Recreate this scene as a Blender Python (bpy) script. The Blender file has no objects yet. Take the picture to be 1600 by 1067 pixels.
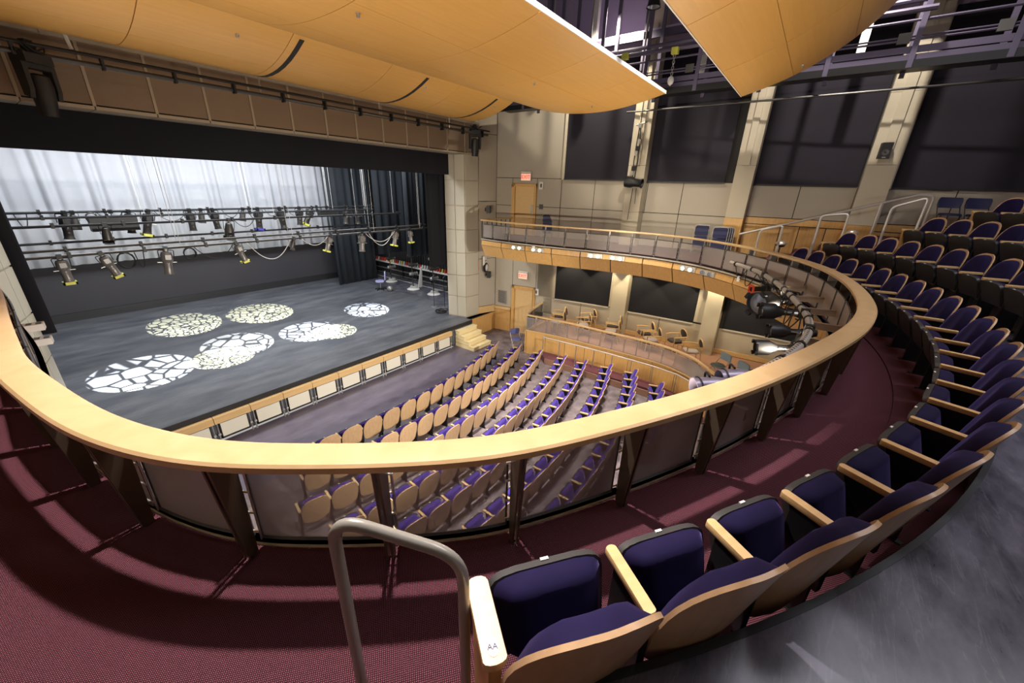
import bpy, bmesh, math, random
from math import sin, cos, pi, radians, sqrt, atan2, hypot
from mathutils import Vector, Matrix
random.seed(7)
SC = bpy.context.scene
COL = SC.collection
# ------------------------------------------------------------------ camera
# eye = (0,0,0) while building; everything is lifted by LIFT at the end so the pit floor is z = 0
LIFT = 6.85
F_PX, YAW, PITCH, ROLL = 601.9, radians(36.228), radians(21.789), radians(-1.796)
_F = Vector((cos(PITCH)*cos(YAW), cos(PITCH)*sin(YAW), -sin(PITCH)))
_R0 = Vector((sin(YAW), -cos(YAW), 0)); _D0 = _F.cross(_R0)
CR = cos(ROLL)*_R0 + sin(ROLL)*_D0
CD = -sin(ROLL)*_R0 + cos(ROLL)*_D0
cam = bpy.data.cameras.new('camera'); cam.sensor_width = 36; cam.lens = F_PX/1600*36
cam.clip_start = .05; cam.clip_end = 200
camo = bpy.data.objects.new('camera', cam); COL.objects.link(camo)
m = Matrix.Identity(4)
for i, v in enumerate((CR, -CD, -_F)):
    for j in range(3): m[j][i] = v[j]
camo.matrix_world = m
SC.camera = camo
SC.view_settings.view_transform = 'Standard'; SC.view_settings.look = 'None'
SC.view_settings.gamma = 1; SC.view_settings.use_curve_mapping = False
SC.view_settings.exposure = 0.42
# ------------------------------------------------------------------ light
w = bpy.data.worlds.new('World'); SC.world = w; w.use_nodes = True
bg = w.node_tree.nodes['Background']; bg.inputs[0].default_value = (1, .95, .9, 1); bg.inputs[1].default_value = .33
def aim(o, d):
    o.rotation_euler = Vector(d).to_track_quat('-Z', 'Y').to_euler()
def area(name, loc, d, sx, sy, e, col=(1, .93, .82)):
    l = bpy.data.lights.new(name, 'AREA'); l.shape = 'RECTANGLE'; l.size = sx; l.size_y = sy; l.energy = e; l.color = col
    o = bpy.data.objects.new(name, l); COL.objects.link(o); o.location = loc; aim(o, d); return o
def spot(name, loc, tgt, e, size, blend=.3, rad=.08, col=(1, .93, .82)):
    l = bpy.data.lights.new(name, 'SPOT'); l.energy = e; l.spot_size = radians(size); l.spot_blend = blend
    l.shadow_soft_size = rad; l.color = col
    o = bpy.data.objects.new(name, l); COL.objects.link(o); o.location = loc
    aim(o, Vector(tgt)-Vector(loc)); return o
spot('key_catwalk_light', (2.35, 3.1, 3.6), (.3, 1.7, -2), 2300, 100, .5, .10, (1, .90, .88))
for x_ in (3.6, 5.6, 7.8, 10.2):                 # row of catwalk spots over the stalls
    spot('catwalk_light', (x_, 3.3, 4.9), (x_+1.0, 5.9, -6.8), 2500, 52, .5, .15, (1, .94, .93))
spot('catwalk_light', (10.5, 3.2, 4.6), (13.2, 4.5, -2), 1100, 75, .6, .2, (1, .9, .72))
spot('catwalk_light', (14.0, 6.6, 5.4), (15.6, 7.5, -2), 1000, 130, .6, .15, (1, .9, .72))
spot('catwalk_light', (12.6, 0.2, 6.0), (16.0, -.5, 1.0), 1000, 100, .7, .1, (1, .92, .82))
area('house_light', (5.5, -1.6, 4.6), (.05, .02, -1), 8, 1.2, 360, (.92, .92, 1))
area('stage_work_light', (6.5, 15.5, 2.6), (0, .1, -1), 11, 2.0, 1150, (.93, .96, 1))
area('stage_work_light', (6.5, 20.0, .6), (0, 1.0, -.62), 12, .8, 210, (.93, .96, 1))
# added fill lamps throwing across the house to brighten the right wall and fascia
for y_ in (1.9, 3.6, 5.6, 7.8):
    spot('cross_fill_light', (.25, y_, -2.2), (13.5, y_+.6, -2.5), 700, 75, .7, .07, (1, .90, .74))
for x_ in (3.2, 6.6, 9.8):  # extra fill added for the pit rail and piers, apart from the pipe fixtures
    spot('stage_front_fill', (x_, 1.35, -2.5), (x_+.3, 12, -5.0), 1300, 70, .6, .08, (1, .93, .84))
# unseen fill lamps, added to brighten the wood ceiling panels from below
for x_, y_ in ((13.0, 8.6), (13.2, 5.0), (12.4, 2.2), (9.6, -.1), (6.3, -.5), (3.2, .4), (.5, 2.6), (.2, 5.4), (.2, 8.6)):
    spot('cloud_up_fill', (x_+(6.4-x_)*.05, y_+(5-y_)*.05, -2.1), (x_+(6.4-x_)*.55, y_+(5.5-y_)*.6, 2.4), 200, 130, .8, .07, (1, .86, .66))
# ------------------------------------------------------------------ pixel helpers (1600 x 1067 frame, eye at origin)
def ray(x, y): return CR*(x-800) + CD*(y-533.5) + _F*F_PX
def at_z(x, y, z): d = ray(x, y); return d*(z/d.z)
def at_y(x, y, Y): d = ray(x, y); return d*(Y/d.y)
def at_x(x, y, X): d = ray(x, y); return d*(X/d.x)
# ------------------------------------------------------------------ materials
MATS = {}
def nt(name):
    m = bpy.data.materials.new(name); m.use_nodes = True; n = m.node_tree
    return m, n, n.nodes['Principled BSDF']
def plain(name, col, rough=.5, metal=0., bump=0., bscale=200, spec=.5, var=0., vscale=3.):
    m, n, b = nt(name)
    b.inputs['Base Color'].default_value = (*col, 1); b.inputs['Roughness'].default_value = rough
    b.inputs['Metallic'].default_value = metal; b.inputs['Specular IOR Level'].default_value = spec
    tc = n.nodes.new('ShaderNodeTexCoord')
    if var:
        nz = n.nodes.new('ShaderNodeTexNoise'); nz.inputs['Scale'].default_value = vscale; nz.inputs['Detail'].default_value = 5
        n.links.new(tc.outputs['Object'], nz.inputs['Vector'])
        mx = n.nodes.new('ShaderNodeMix'); mx.data_type = 'RGBA'
        mx.inputs[6].default_value = (*[c*(1-var) for c in col], 1); mx.inputs[7].default_value = (*[min(1, c*(1+var)) for c in col], 1)
        n.links.new(nz.outputs['Fac'], mx.inputs[0]); n.links.new(mx.outputs[2], b.inputs['Base Color'])
    if bump:
        nz = n.nodes.new('ShaderNodeTexNoise'); nz.inputs['Scale'].default_value = bscale
        n.links.new(tc.outputs['Object'], nz.inputs['Vector'])
        bp = n.nodes.new('ShaderNodeBump'); bp.inputs['Strength'].default_value = bump; bp.inputs['Distance'].default_value = .01
        n.links.new(nz.outputs['Fac'], bp.inputs['Height']); n.links.new(bp.outputs[0], b.inputs['Normal'])
    MATS[name] = m; return m
def wood(name, c1, c2, scale=(1, 14, 14), rough=.38):
    m, n, b = nt(name)
    tc = n.nodes.new('ShaderNodeTexCoord'); mp = n.nodes.new('ShaderNodeMapping'); mp.inputs['Scale'].default_value = scale
    nz = n.nodes.new('ShaderNodeTexNoise'); nz.inputs['Scale'].default_value = 1.6; nz.inputs['Detail'].default_value = 6; nz.inputs['Distortion'].default_value = .6
    cr = n.nodes.new('ShaderNodeValToRGB'); cr.color_ramp.elements[0].color = (*c1, 1); cr.color_ramp.elements[1].color = (*c2, 1)
    cr.color_ramp.elements[0].position = .3; cr.color_ramp.elements[1].position = .7
    n.links.new(tc.outputs['Object'], mp.inputs[0]); n.links.new(mp.outputs[0], nz.inputs['Vector'])
    n.links.new(nz.outputs['Fac'], cr.inputs[0]); n.links.new(cr.outputs[0], b.inputs['Base Color'])
    b.inputs['Roughness'].default_value = rough
    MATS[name] = m; return m
def emit(name, col, s):
    m, n, b = nt(name); b.inputs['Base Color'].default_value = (*col, 1)
    b.inputs['Emission Color'].default_value = (*col, 1); b.inputs['Emission Strength'].default_value = s
    MATS[name] = m; return m
def velvet(name, col, sheen=.6):
    m, n, b = nt(name); b.inputs['Roughness'].default_value = .85
    b.inputs['Sheen Weight'].default_value = sheen; b.inputs['Sheen Roughness'].default_value = .35
    b.inputs['Sheen Tint'].default_value = (.45, .35, 1, 1); b.inputs['Specular IOR Level'].default_value = .15
    tc = n.nodes.new('ShaderNodeTexCoord'); nz = n.nodes.new('ShaderNodeTexNoise'); nz.inputs['Scale'].default_value = 7; nz.inputs['Detail'].default_value = 4
    n.links.new(tc.outputs['Object'], nz.inputs['Vector'])
    cr = n.nodes.new('ShaderNodeValToRGB'); cr.color_ramp.elements[0].color = (*[c*.65 for c in col], 1); cr.color_ramp.elements[1].color = (*[c*1.5 for c in col], 1)
    n.links.new(nz.outputs['Fac'], cr.inputs[0]); n.links.new(cr.outputs[0], b.inputs['Base Color'])
    MATS[name] = m; return m
wood('maple', (.62, .40, .17), (.72, .49, .23))
wood('maple_rail', (.54, .36, .17), (.62, .43, .22), (3, 3, 14), .32)
wood('maple_panel', (.56, .32, .10), (.66, .39, .14), (14, 14, 1.2), .4)
wood('cloud_veneer', (.66, .355, .085), (.71, .39, .10), (.5, 9, 9), .42)
wood('shell_wood', (.50, .32, .165), (.59, .385, .21), (16, 16, 1.5), .4)
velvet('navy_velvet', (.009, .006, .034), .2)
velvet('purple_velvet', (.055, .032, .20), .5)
plain('black_plastic', (.014, .014, .016), .5)
plain('pan_plastic', (.035, .034, .032), .5)
plain('black_metal', (.015, .015, .016), .45, .3)
plain('dark_metal', (.09, .085, .08), .4, .7)
plain('fixture_grey', (.20, .19, .18), .38, .5)
plain('lamp_drum_grey', (.17, .15, .20), .35, .5)
plain('grey_metal', (.42, .41, .39), .35, .6)
plain('bright_metal', (.7, .68, .64), .3, .8)
plain('rail_paint', (.30, .29, .25), .28, .2, spec=.6)
plain('silver_paint', (.55, .53, .48), .35, .3)
plain('bronze', (.20, .15, .10), .38, .75, var=.15)
plain('pipe_grey', (.46, .43, .38), .45, .2)
plain('wall_paint', (.44, .385, .30), .75, var=.03)
plain('panel_paint', (.38, .335, .27), .75, var=.03)
plain('pier_paint', (.50, .46, .36), .45)
plain('pilaster_paint', (.50, .44, .33), .7, var=.03)
plain('soffit_paint', (.52, .49, .42), .8)
plain('header_panel', (.25, .18, .12), .5, var=.12, vscale=1.2)
plain('header_trim', (.46, .39, .29), .4, .2)
plain('shade_cloth', (.014, .011, .019), .9, var=.3, vscale=1.0)
plain('joint_dark', (.02, .018, .016), .8)
plain('black_cloth', (.006, .006, .010), .9)
plain('leg_cloth', (.022, .028, .036), .85)
plain('back_wall_black', (.030, .028, .034), .7, var=.2, vscale=.6)
plain('cyc_cloth', (.56, .58, .63), .85, var=.04, vscale=4)
plain('cream_panel', (.74, .70, .58), .55)
plain('blue_vinyl', (.02, .024, .09), .5)
plain('lavender_fabric', (.34, .34, .58), .8)
plain('blue_fabric', (.10, .11, .27), .8)
plain('pale_blue_fabric', (.30, .40, .47), .8)
plain('chair_fabric', (.05, .04, .045), .9)
plain('print_fabric', (.42, .36, .36), .9, var=.35, vscale=60)
plain('purple_steel', (.11, .092, .15), .5, .2)
plain('purple_wall', (.42, .36, .52), .8)
plain('white_paint', (.8, .78, .74), .6)
plain('yellow_gel', (.75, .75, .12), .5)
plain('blue_gel', (.03, .03, .35), .4)
plain('lens_glass', (.35, .36, .42), .08, .6)
plain('cable_black', (.012, .012, .012), .6)
plain('rope_white', (.6, .6, .58), .8)
plain('riser_brown', (.34, .18, .12), .8)
plain('red_carpet', (.12, .035, .04), .95)
plain('wood_step', (.80, .66, .36), .5)
plain('red_light', (.7, .08, .04), .5)
plain('plate_white', (.75, .72, .66), .5)
plain('vent_grey', (.12, .115, .11), .5, .4)
plain('ink', (.03, .03, .10), .6)
emit('exit_glow', (1, .50, .36), .42)
emit('exit_red', (.75, .02, .01), .25)
emit('lamp_glow', (1, .86, .55), 6)
emit('downlight_glow', (1, .85, .55), 12)
# perforated metal screen
def perforated():
    m, n, b = nt('perforated_metal')
    b.inputs['Base Color'].default_value = (.40, .35, .32, 1); b.inputs['Roughness'].default_value = .55; b.inputs['Metallic'].default_value = .25
    tr = n.nodes.new('ShaderNodeBsdfTransparent'); mx = n.nodes.new('ShaderNodeMixShader')
    lw = n.nodes.new('ShaderNodeLayerWeight'); lw.inputs[0].default_value = .5      # holes close up at slanting angles, as in real punched sheet
    mr = n.nodes.new('ShaderNodeMapRange'); mr.inputs[1].default_value = .2; mr.inputs[2].default_value = .44; mr.inputs[3].default_value = .46; mr.inputs[4].default_value = .97
    n.links.new(lw.outputs['Facing'], mr.inputs[0]); n.links.new(mr.outputs[0], mx.inputs[0])
    out = n.nodes['Material Output']
    n.links.new(tr.outputs[0], mx.inputs[1]); n.links.new(b.outputs[0], mx.inputs[2]); n.links.new(mx.outputs[0], out.inputs[0])
    MATS['perforated'] = m
perforated()
# woven carpet
def carpet():
    m, n, b = nt('woven_carpet'); b.inputs['Roughness'].default_value = .95; b.inputs['Specular IOR Level'].default_value = .1
    tc = n.nodes.new('ShaderNodeTexCoord')
    mp = n.nodes.new('ShaderNodeMapping'); mp.inputs['Rotation'].default_value = (0, 0, radians(38)); n.links.new(tc.outputs['Object'], mp.inputs[0])
    ws = []
    for ax in 'XY':
        wv = n.nodes.new('ShaderNodeTexWave'); wv.bands_direction = ax; wv.inputs['Scale'].default_value = 36
        n.links.new(mp.outputs[0], wv.inputs['Vector']); ws.append(wv)
    mul = n.nodes.new('ShaderNodeMath'); mul.operation = 'MULTIPLY'
    n.links.new(ws[0].outputs['Fac'], mul.inputs[0]); n.links.new(ws[1].outputs['Fac'], mul.inputs[1])
    cr = n.nodes.new('ShaderNodeValToRGB'); e = cr.color_ramp.elements
    e[0].color = (.028, .010, .013, 1); e[1].color = (.215, .072, .092, 1); e[0].position = .15; e[1].position = .6
    n.links.new(mul.outputs[0], cr.inputs[0]); n.links.new(cr.outputs[0], b.inputs['Base Color'])
    bp = n.nodes.new('ShaderNodeBump'); bp.inputs['Strength'].default_value = .5; bp.inputs['Distance'].default_value = .004
    n.links.new(mul.outputs[0], bp.inputs['Height']); n.links.new(bp.outputs[0], b.inputs['Normal'])
    MATS['carpet'] = m
carpet()
def floor_mat(name, c1, c2, scale, stretch, rough, scuff=.0, rot=0.):
    m, n, b = nt(name)
    tc = n.nodes.new('ShaderNodeTexCoord'); mp = n.nodes.new('ShaderNodeMapping'); mp.inputs['Scale'].default_value = stretch; mp.inputs['Rotation'].default_value = (0, 0, rot)
    nz = n.nodes.new('ShaderNodeTexNoise'); nz.inputs['Scale'].default_value = scale; nz.inputs['Detail'].default_value = 8; nz.inputs['Roughness'].default_value = .65
    cr = n.nodes.new('ShaderNodeValToRGB'); cr.color_ramp.elements[0].color = (*c1, 1); cr.color_ramp.elements[1].color = (*c2, 1)
    cr.color_ramp.elements[0].position = .35; cr.color_ramp.elements[1].position = .68
    n.links.new(tc.outputs['Object'], mp.inputs[0]); n.links.new(mp.outputs[0], nz.inputs['Vector']); n.links.new(nz.outputs['Fac'], cr.inputs[0])
    col = cr.outputs[0]
    if scuff:
        n2 = n.nodes.new('ShaderNodeTexNoise'); n2.inputs['Scale'].default_value = 2.2; n2.inputs['Detail'].default_value = 10; n2.inputs['Distortion'].default_value = .5
        mp2 = n.nodes.new('ShaderNodeMapping'); mp2.inputs['Scale'].default_value = (.5, 6, 1); mp2.inputs['Rotation'].default_value = (0, 0, .9)
        n.links.new(tc.outputs['Object'], mp2.inputs[0]); n.links.new(mp2.outputs[0], n2.inputs['Vector'])
        c2r = n.nodes.new('ShaderNodeValToRGB'); e = c2r.color_ramp.elements
        e[0].position = .49; e[0].color = (0, 0, 0, 1); e[1].position = .5; e[1].color = (1, 1, 1, 1)
        e3 = c2r.color_ramp.elements.new(.512); e3.color = (0, 0, 0, 1)
        n.links.new(n2.outputs['Fac'], c2r.inputs[0])
        mx = n.nodes.new('ShaderNodeMix'); mx.data_type = 'RGBA'; mx.blend_type = 'ADD'; mx.inputs[7].default_value = (.3, .3, .3, 1)
        ml = n.nodes.new('ShaderNodeMath'); ml.operation = 'MULTIPLY'; ml.inputs[1].default_value = scuff
        n.links.new(c2r.outputs[0], ml.inputs[0]); n.links.new(ml.outputs[0], mx.inputs[0]); n.links.new(col, mx.inputs[6]); col = mx.outputs[2]
    n.links.new(col, b.inputs['Base Color'])
    mr = n.nodes.new('ShaderNodeMapRange'); mr.inputs[3].default_value = rough-.12; mr.inputs[4].default_value = rough+.15
    n.links.new(nz.outputs['Fac'], mr.inputs[0]); n.links.new(mr.outputs[0], b.inputs['Roughness'])
    MATS[name] = m
floor_mat('stage_black', (.07, .076, .09), (.155, .162, .175), 1.2, (.5, 1.6, 1), .45, .10)
floor_mat('pit_floor', (.10, .085, .12), (.16, .14, .19), 1.3, (.5, 1.5, 1), .32, .12)
floor_mat('tier_floor', (.035, .035, .050), (.17, .16, .205), 2.0, (1, 2.2, 1), .30, .16, .7)
floor_mat('orch_floor', (.12, .09, .09), (.27, .22, .215), 2.6, (1, 1, 1), .7)
floor_mat('wing_floor', (.06, .06, .08), (.16, .16, .19), 3, (1, 1, 1), .35)
# ------------------------------------------------------------------ mesh helpers
class MB:
    def __init__(s): s.v = []; s.f = []
    def add(s, vs, fs):
        o = len(s.v); s.v += [tuple(p) for p in vs]; s.f += [tuple(i+o for i in f) for f in fs]
    def box(s, x0, x1, y0, y1, z0, z1, M=None):
        vs = [Vector((x, y, z)) for z in (z0, z1) for y in (y0, y1) for x in (x0, x1)]
        if M: vs = [M @ v for v in vs]
        s.add(vs, [(0, 2, 3, 1), (4, 5, 7, 6), (0, 1, 5, 4), (2, 6, 7, 3), (0, 4, 6, 2), (1, 3, 7, 5)])
    def bar(s, a, b, w, h=None, up=(0, 0, 1)):
        a = Vector(a); b = Vector(b); h = h or w; d = (b-a).normalized(); u = Vector(up)
        if abs(d.dot(u)) > .98: u = Vector((1, 0, 0))
        x = d.cross(u).normalized(); y = x.cross(d)
        vs = [p + x*sx*w/2 + y*sy*h/2 for p in (a, b) for sx, sy in ((-1, -1), (1, -1), (1, 1), (-1, 1))]
        s.add(vs, [(3, 2, 1, 0), (4, 5, 6, 7), (0, 1, 5, 4), (1, 2, 6, 5), (2, 3, 7, 6), (3, 0, 4, 7)])
    def tube(s, path, r, n=8, cap=True, closed=False):
        P = [Vector(p) for p in path]; k = len(P); base = len(s.v); rr = r if isinstance(r, (list, tuple)) else [r]*k
        prev = None
        for i, p in enumerate(P):
            if closed: d = P[(i+1) % k]-P[i-1]
            else: d = P[min(i+1, k-1)]-P[max(i-1, 0)]
            d = d.normalized() if d.length > 1e-9 else Vector((0, 0, 1))
            if prev is None:
                u = Vector((0, 0, 1)) if abs(d.z) < .9 else Vector((1, 0, 0))
                x = d.cross(u).normalized()
            else:
                x = prev - d*prev.dot(d)
                x = x.normalized() if x.length > 1e-6 else d.orthogonal().normalized()
            prev = x; y = d.cross(x)
            s.v += [tuple(p + (x*cos(2*pi*j/n)+y*sin(2*pi*j/n))*rr[i]) for j in range(n)]
        for i in range(k if closed else k-1):
            a = base+i*n; b = base+((i+1) % k)*n
            for j in range(n): s.f.append((a+j, a+(j+1) % n, b+(j+1) % n, b+j))
        if cap and not closed:
            s.f.append(tuple(base+n-1-j for j in range(n))); s.f.append(tuple(base+(k-1)*n+j for j in range(n)))
    def lathe(s, prof, M=None, n=14):
        base = len(s.v)
        for r, z in prof:
            for j in range(n):
                v = Vector((r*cos(2*pi*j/n), r*sin(2*pi*j/n), z)); s.v.append(tuple(M @ v if M else v))
        for i in range(len(prof)-1):
            for j in range(n):
                a = base+i*n; b = a+n; s.f.append((a+j, a+(j+1) % n, b+(j+1) % n, b+j))
        s.f.append(tuple(base+n-1-j for j in range(n))); s.f.append(tuple(base+(len(prof)-1)*n+j for j in range(n)))
    def prism(s, poly, z0, z1, M=None):
        n = len(poly); vs = [Vector((x, y, z0)) for x, y in poly]+[Vector((x, y, z1)) for x, y in poly]
        if M: vs = [M @ v for v in vs]
        s.add(vs, [tuple(range(n-1, -1, -1)), tuple(range(n, 2*n))]+[(i, (i+1) % n, n+(i+1) % n, n+i) for i in range(n)])
    def grid(s, rows, closed_u=False):
        nu = len(rows[0]); base = len(s.v)
        for r in rows: s.v += [tuple(p) for p in r]
        for i in range(len(rows)-1):
            for j in range(nu if closed_u else nu-1):
                a = base+i*nu+j; b = base+i*nu+(j+1) % nu; s.f.append((a, b, b+nu, a+nu))
    def shell(s, front, back):
        """two matching grids joined round the border"""
        nr, nu = len(front), len(front[0]); base = len(s.v)
        s.grid(front); b2 = len(s.v); s.grid([list(r) for r in back])
        k = (nr-1)*(nu-1); s.f[-k:] = [f[::-1] for f in s.f[-k:]]
        ring = [j for j in range(nu)]+[i*nu+nu-1 for i in range(1, nr)]+[(nr-1)*nu+j for j in range(nu-2, -1, -1)]+[i*nu for i in range(nr-2, 0, -1)]
        for a, c in zip(ring, ring[1:]+ring[:1]): s.f.append((base+c, base+a, b2+a, b2+c))
    def sweep(s, path, prof):
        """prof: closed list of (offset outward, z); path: list of (point, outward normal)"""
        n = len(prof); base = len(s.v)
        for p, nn in path:
            s.v += [(p.x+nn.x*o, p.y+nn.y*o, z) for o, z in prof]
        for i in range(len(path)-1):
            for j in range(n):
                a = base+i*n; b = a+n; s.f.append((a+j, a+(j+1) % n, b+(j+1) % n, b+j))
        s.f.append(tuple(base+n-1-j for j in range(n))); s.f.append(tuple(base+(len(path)-1)*n+j for j in range(n)))
    def mesh(s, name, mat, smooth=False, fix=True, ang=35):
        me = bpy.data.meshes.new(name); me.from_pydata(s.v, [], s.f); me.validate()
        if fix:
            bm = bmesh.new(); bm.from_mesh(me); bmesh.ops.recalc_face_normals(bm, faces=bm.faces); bm.to_mesh(me); bm.free()
        if smooth:
            me.polygons.foreach_set('use_smooth', [True]*len(me.polygons))
            try: me.set_sharp_from_angle(angle=radians(ang))
            except Exception: pass
        me.materials.append(MATS[mat]); return me
    def build(s, name, mat, parent=None, smooth=False, kind=None, label=None, ang=35):
        return link(name, s.mesh(name, mat, smooth, ang=ang), parent, kind, label)
def link(name, me, parent=None, kind=None, label=None):
    o = bpy.data.objects.new(name, me); COL.objects.link(o)
    if parent: o.parent = parent
    if kind: o['kind'] = kind
    if label: o['label'] = label
    return o
def thing(name, label, cat, loc=(0, 0, 0), rz=0, group=None):
    o = bpy.data.objects.new(name, None); COL.objects.link(o); o.location = loc; o.rotation_euler = (0, 0, rz)
    o.empty_display_size = .1
    o['label'] = label; o['category'] = cat
    if group: o['group'] = group
    return o
def tag(o, label, cat, group=None):
    o['label'] = label; o['category'] = cat
    if group: o['group'] = group
    return o
def kids(o): return [c for c in ALLKIDS.get(o.name, [])]
def dup(root, loc, rz, label=None, group=None, scale=None):
    r = root.copy(); COL.objects.link(r); r.location = loc; r.rotation_euler = (0, 0, rz)
    if label: r['label'] = label
    if group: r['group'] = group
    if scale: r.scale = scale
    for ch in list(root.children):
        c = ch.copy(); COL.objects.link(c); c.parent = r
        for g in list(ch.children):
            d = g.copy(); COL.objects.link(d); d.parent = c
    return r
def quick(name, boxes, mat, parent=None, kind=None):
    b = MB()
    for q in boxes: b.box(*q)
    return b.build(name, mat, parent, kind=kind)
ORD = ['', 'first', 'second', 'third', 'fourth', 'fifth', 'sixth', 'seventh', 'eighth', 'ninth', 'tenth', 'eleventh', 'twelfth', 'thirteenth', 'fourteenth', 'fifteenth', 'sixteenth', 'seventeenth', 'eighteenth', 'nineteenth', 'twentieth', 'twenty-first', 'twenty-second', 'twenty-third', 'twenty-fourth', 'twenty-fifth', 'twenty-sixth', 'twenty-seventh', 'twenty-eighth']
# ================================================================== plan curves
Z_FLOOR, Z_CAP, Z_PIT, Z_STAGE, Z_BOX = -2.03, -1.26, -6.85, -5.91, -5.88
Z_T1, Z_T2, Z_T3 = -1.63, -1.21, -.79
CC = Vector((6.35, 6.7))                       # centre of the seat rows
RAIL = [(-.28, 11.2), (-.16, 9.6), (-.08, 8.2), (-.05, 7.17), (-.07, 5.9), (-.07, 4.94), (-.06, 4.34), (.04, 3.55), (.136, 3.0), (.26, 2.58), (.455, 2.16), (.756, 1.76), (1.07, 1.40), (1.46, 1.05),
        (2.23, .60), (3.0, .22), (3.7, -.06), (4.52, -.34), (5.30, -.56), (6.11, -.70), (6.87, -.74), (7.79, -.70), (8.69, -.57), (9.52, -.35), (10.3, -.01), (11.05, .48),
        (11.72, 1.02), (12.35, 1.72), (12.82, 2.48), (13.1, 3.33), (13.2, 4.2), (13.1, 5.55), (12.82, 6.94), (12.62, 8.4), (12.52, 9.8), (12.60, 10.94)]
def spline(pts, step=.08):
    P = [Vector((*p, 0)) for p in pts]; out = []
    for i in range(len(P)-1):
        p0, p1, p2, p3 = P[max(i-1, 0)], P[i], P[i+1], P[min(i+2, len(P)-1)]
        n = max(2, int((p2-p1).length/.04))
        for k in range(n):
            t = k/n
            out.append(.5*((2*p1)+(-p0+p2)*t+(2*p0-5*p1+4*p2-p3)*t*t+(-p0+3*p1-3*p2+p3)*t**3))
    out.append(P[-1])
    for _ in range(30):                           # smooth the hand-measured plan a little
        out = [out[0]]+[(out[i-1]+out[i]*2+out[i+1])/4 for i in range(1, len(out)-1)]+[out[-1]]
    # resample evenly
    L = [0]
    for a, b in zip(out, out[1:]): L.append(L[-1]+(b-a).length)
    n = int(L[-1]/step); res = []; j = 0
    for k in range(n+1):
        s = L[-1]*k/n
        while j < len(L)-2 and L[j+1] < s: j += 1
        t = (s-L[j])/max(1e-9, L[j+1]-L[j]); res.append(out[j].lerp(out[j+1], t))
    return res, L[-1]/n
RP, RSTEP = spline(RAIL)
def normals(P):
    out = []
    for i, p in enumerate(P):
        d = (P[min(i+1, len(P)-1)]-P[max(i-1, 0)]).normalized(); out.append((p, Vector((d.y, -d.x, 0))))
    return out
RN = normals(RP)                                  # (point, outward normal) along the balcony edge
def nearest(x, y): return min(range(len(RP)), key=lambda i: (RP[i].x-x)**2+(RP[i].y-y)**2)
WALLP = [(14.71, 11.92), (15.15, 9.77), (15.62, 7.6), (16.0, 5.0), (16.2, 2.4), (16.35, .4), (16.48, -2.5), (16.6, -6.0), (16.7, -9.0)]
def wall_at(Y):
    for (x0, y0), (x1, y1) in zip(WALLP, WALLP[1:]):
        if y1 <= Y <= y0: return x0+(x1-x0)*(y0-Y)/(y0-y1)
    return WALLP[0][0] if Y > WALLP[0][1] else WALLP[-1][0]
def on_wall(px, py, off=0.):
    d = ray(px, py); lo, hi = .2, 3.0/d.normalized().x*12
    d = d.normalized(); a, b = 3., 60.
    for _ in range(60):
        mid = (a+b)/2; p = d*mid
        if p.x > wall_at(p.y)-off: b = mid
        else: a = mid
    return d*a
# ================================================================== structure
def slab(name, outline, z0, z1, mat, parent=None, kind='structure'):
    b = MB(); b.prism(outline, z0, z1); return b.build(name, mat, parent, kind=kind)
quick('floor_pit', [(-4, 17, 9.1, 11.78, Z_PIT-.2, Z_PIT)], 'pit_floor', kind='structure')
quick('floor_orchestra', [(-4, 17, -9, 9.1, Z_PIT-.2, Z_PIT-.01), (11.9, 17, 9.1, 13, Z_PIT-.2, Z_PIT+.012)], 'orch_floor', kind='structure')
quick('floor_stage', [(-4, 12.9, 11.86, 24.6, Z_STAGE-.9, Z_STAGE), (12.9, 18, 12.0, 24.6, Z_STAGE-.9, Z_STAGE)], 'stage_black', kind='structure')
quick('floor_stage_wing', [(13.9, 17.5, 13.3, 24.4, Z_STAGE, Z_STAGE+.004)], 'wing_floor', kind='structure')
# balcony slab: carpeted top, painted soffit
inner = [(p.x-n.x*.022, p.y-n.y*.022) for p, n in RN]
outl = inner + [(14.75, 10.94), (15.6, 8.2), (16.2, 4), (16.7, -9), (-4.2, -9), (-4.2, 11.2)]
slab('floor_balcony', outl, Z_FLOOR-.02, Z_FLOOR, 'carpet')
slab('ceiling_balcony_soffit', [(p.x+n.x*.25, p.y+n.y*.25) for p, n in RN]+outl[len(inner):], -2.62, Z_FLOOR-.03, 'soffit_paint')
def sector(name, r0, r1, a0, a1, z0, z1, mat, n=60, parent=None):
    A = [radians(a0+(a1-a0)*i/n) for i in range(n+1)]
    o = [(CC.x+r0*cos(a), CC.y+r0*sin(a)) for a in A]+[(CC.x+r1*cos(a), CC.y+r1*sin(a)) for a in reversed(A)]
    b = MB(); k = 2*(n+1)
    vs = [(x, y, z0) for x, y in o]+[(x, y, z1) for x, y in o]
    fs = [(i, k-2-i+1, k-2-i, i+1) for i in range(n)]
    fs2 = []
    for i in range(n): a, c, d, e = i, i+1, k-2-i, k-1-i; fs2 += [(k+a, k+c, k+d, k+e), (a, e, d, c)]
    fs2 += [(i, (i+1) % k, k+(i+1) % k, k+i) for i in range(k)]
    b.add(vs, fs2); return b.build(name, mat, parent, kind='structure')
sector('floor_tier_second_row', 8.5, 9.45, -131, -50, Z_FLOOR, Z_T1, 'tier_floor')
sector('floor_tier_third_row', 9.4, 10.4, -131, -55, Z_FLOOR, Z_T2, 'tier_floor')
sector('floor_tier_fourth_row', 10.35, 13.5, -131, -58, Z_FLOOR, Z_T3, 'tier_floor')
sector('trim_tier_nosing', 8.47, 8.5, -131, -50, Z_FLOOR, Z_T1+.004, 'black_plastic')
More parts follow.
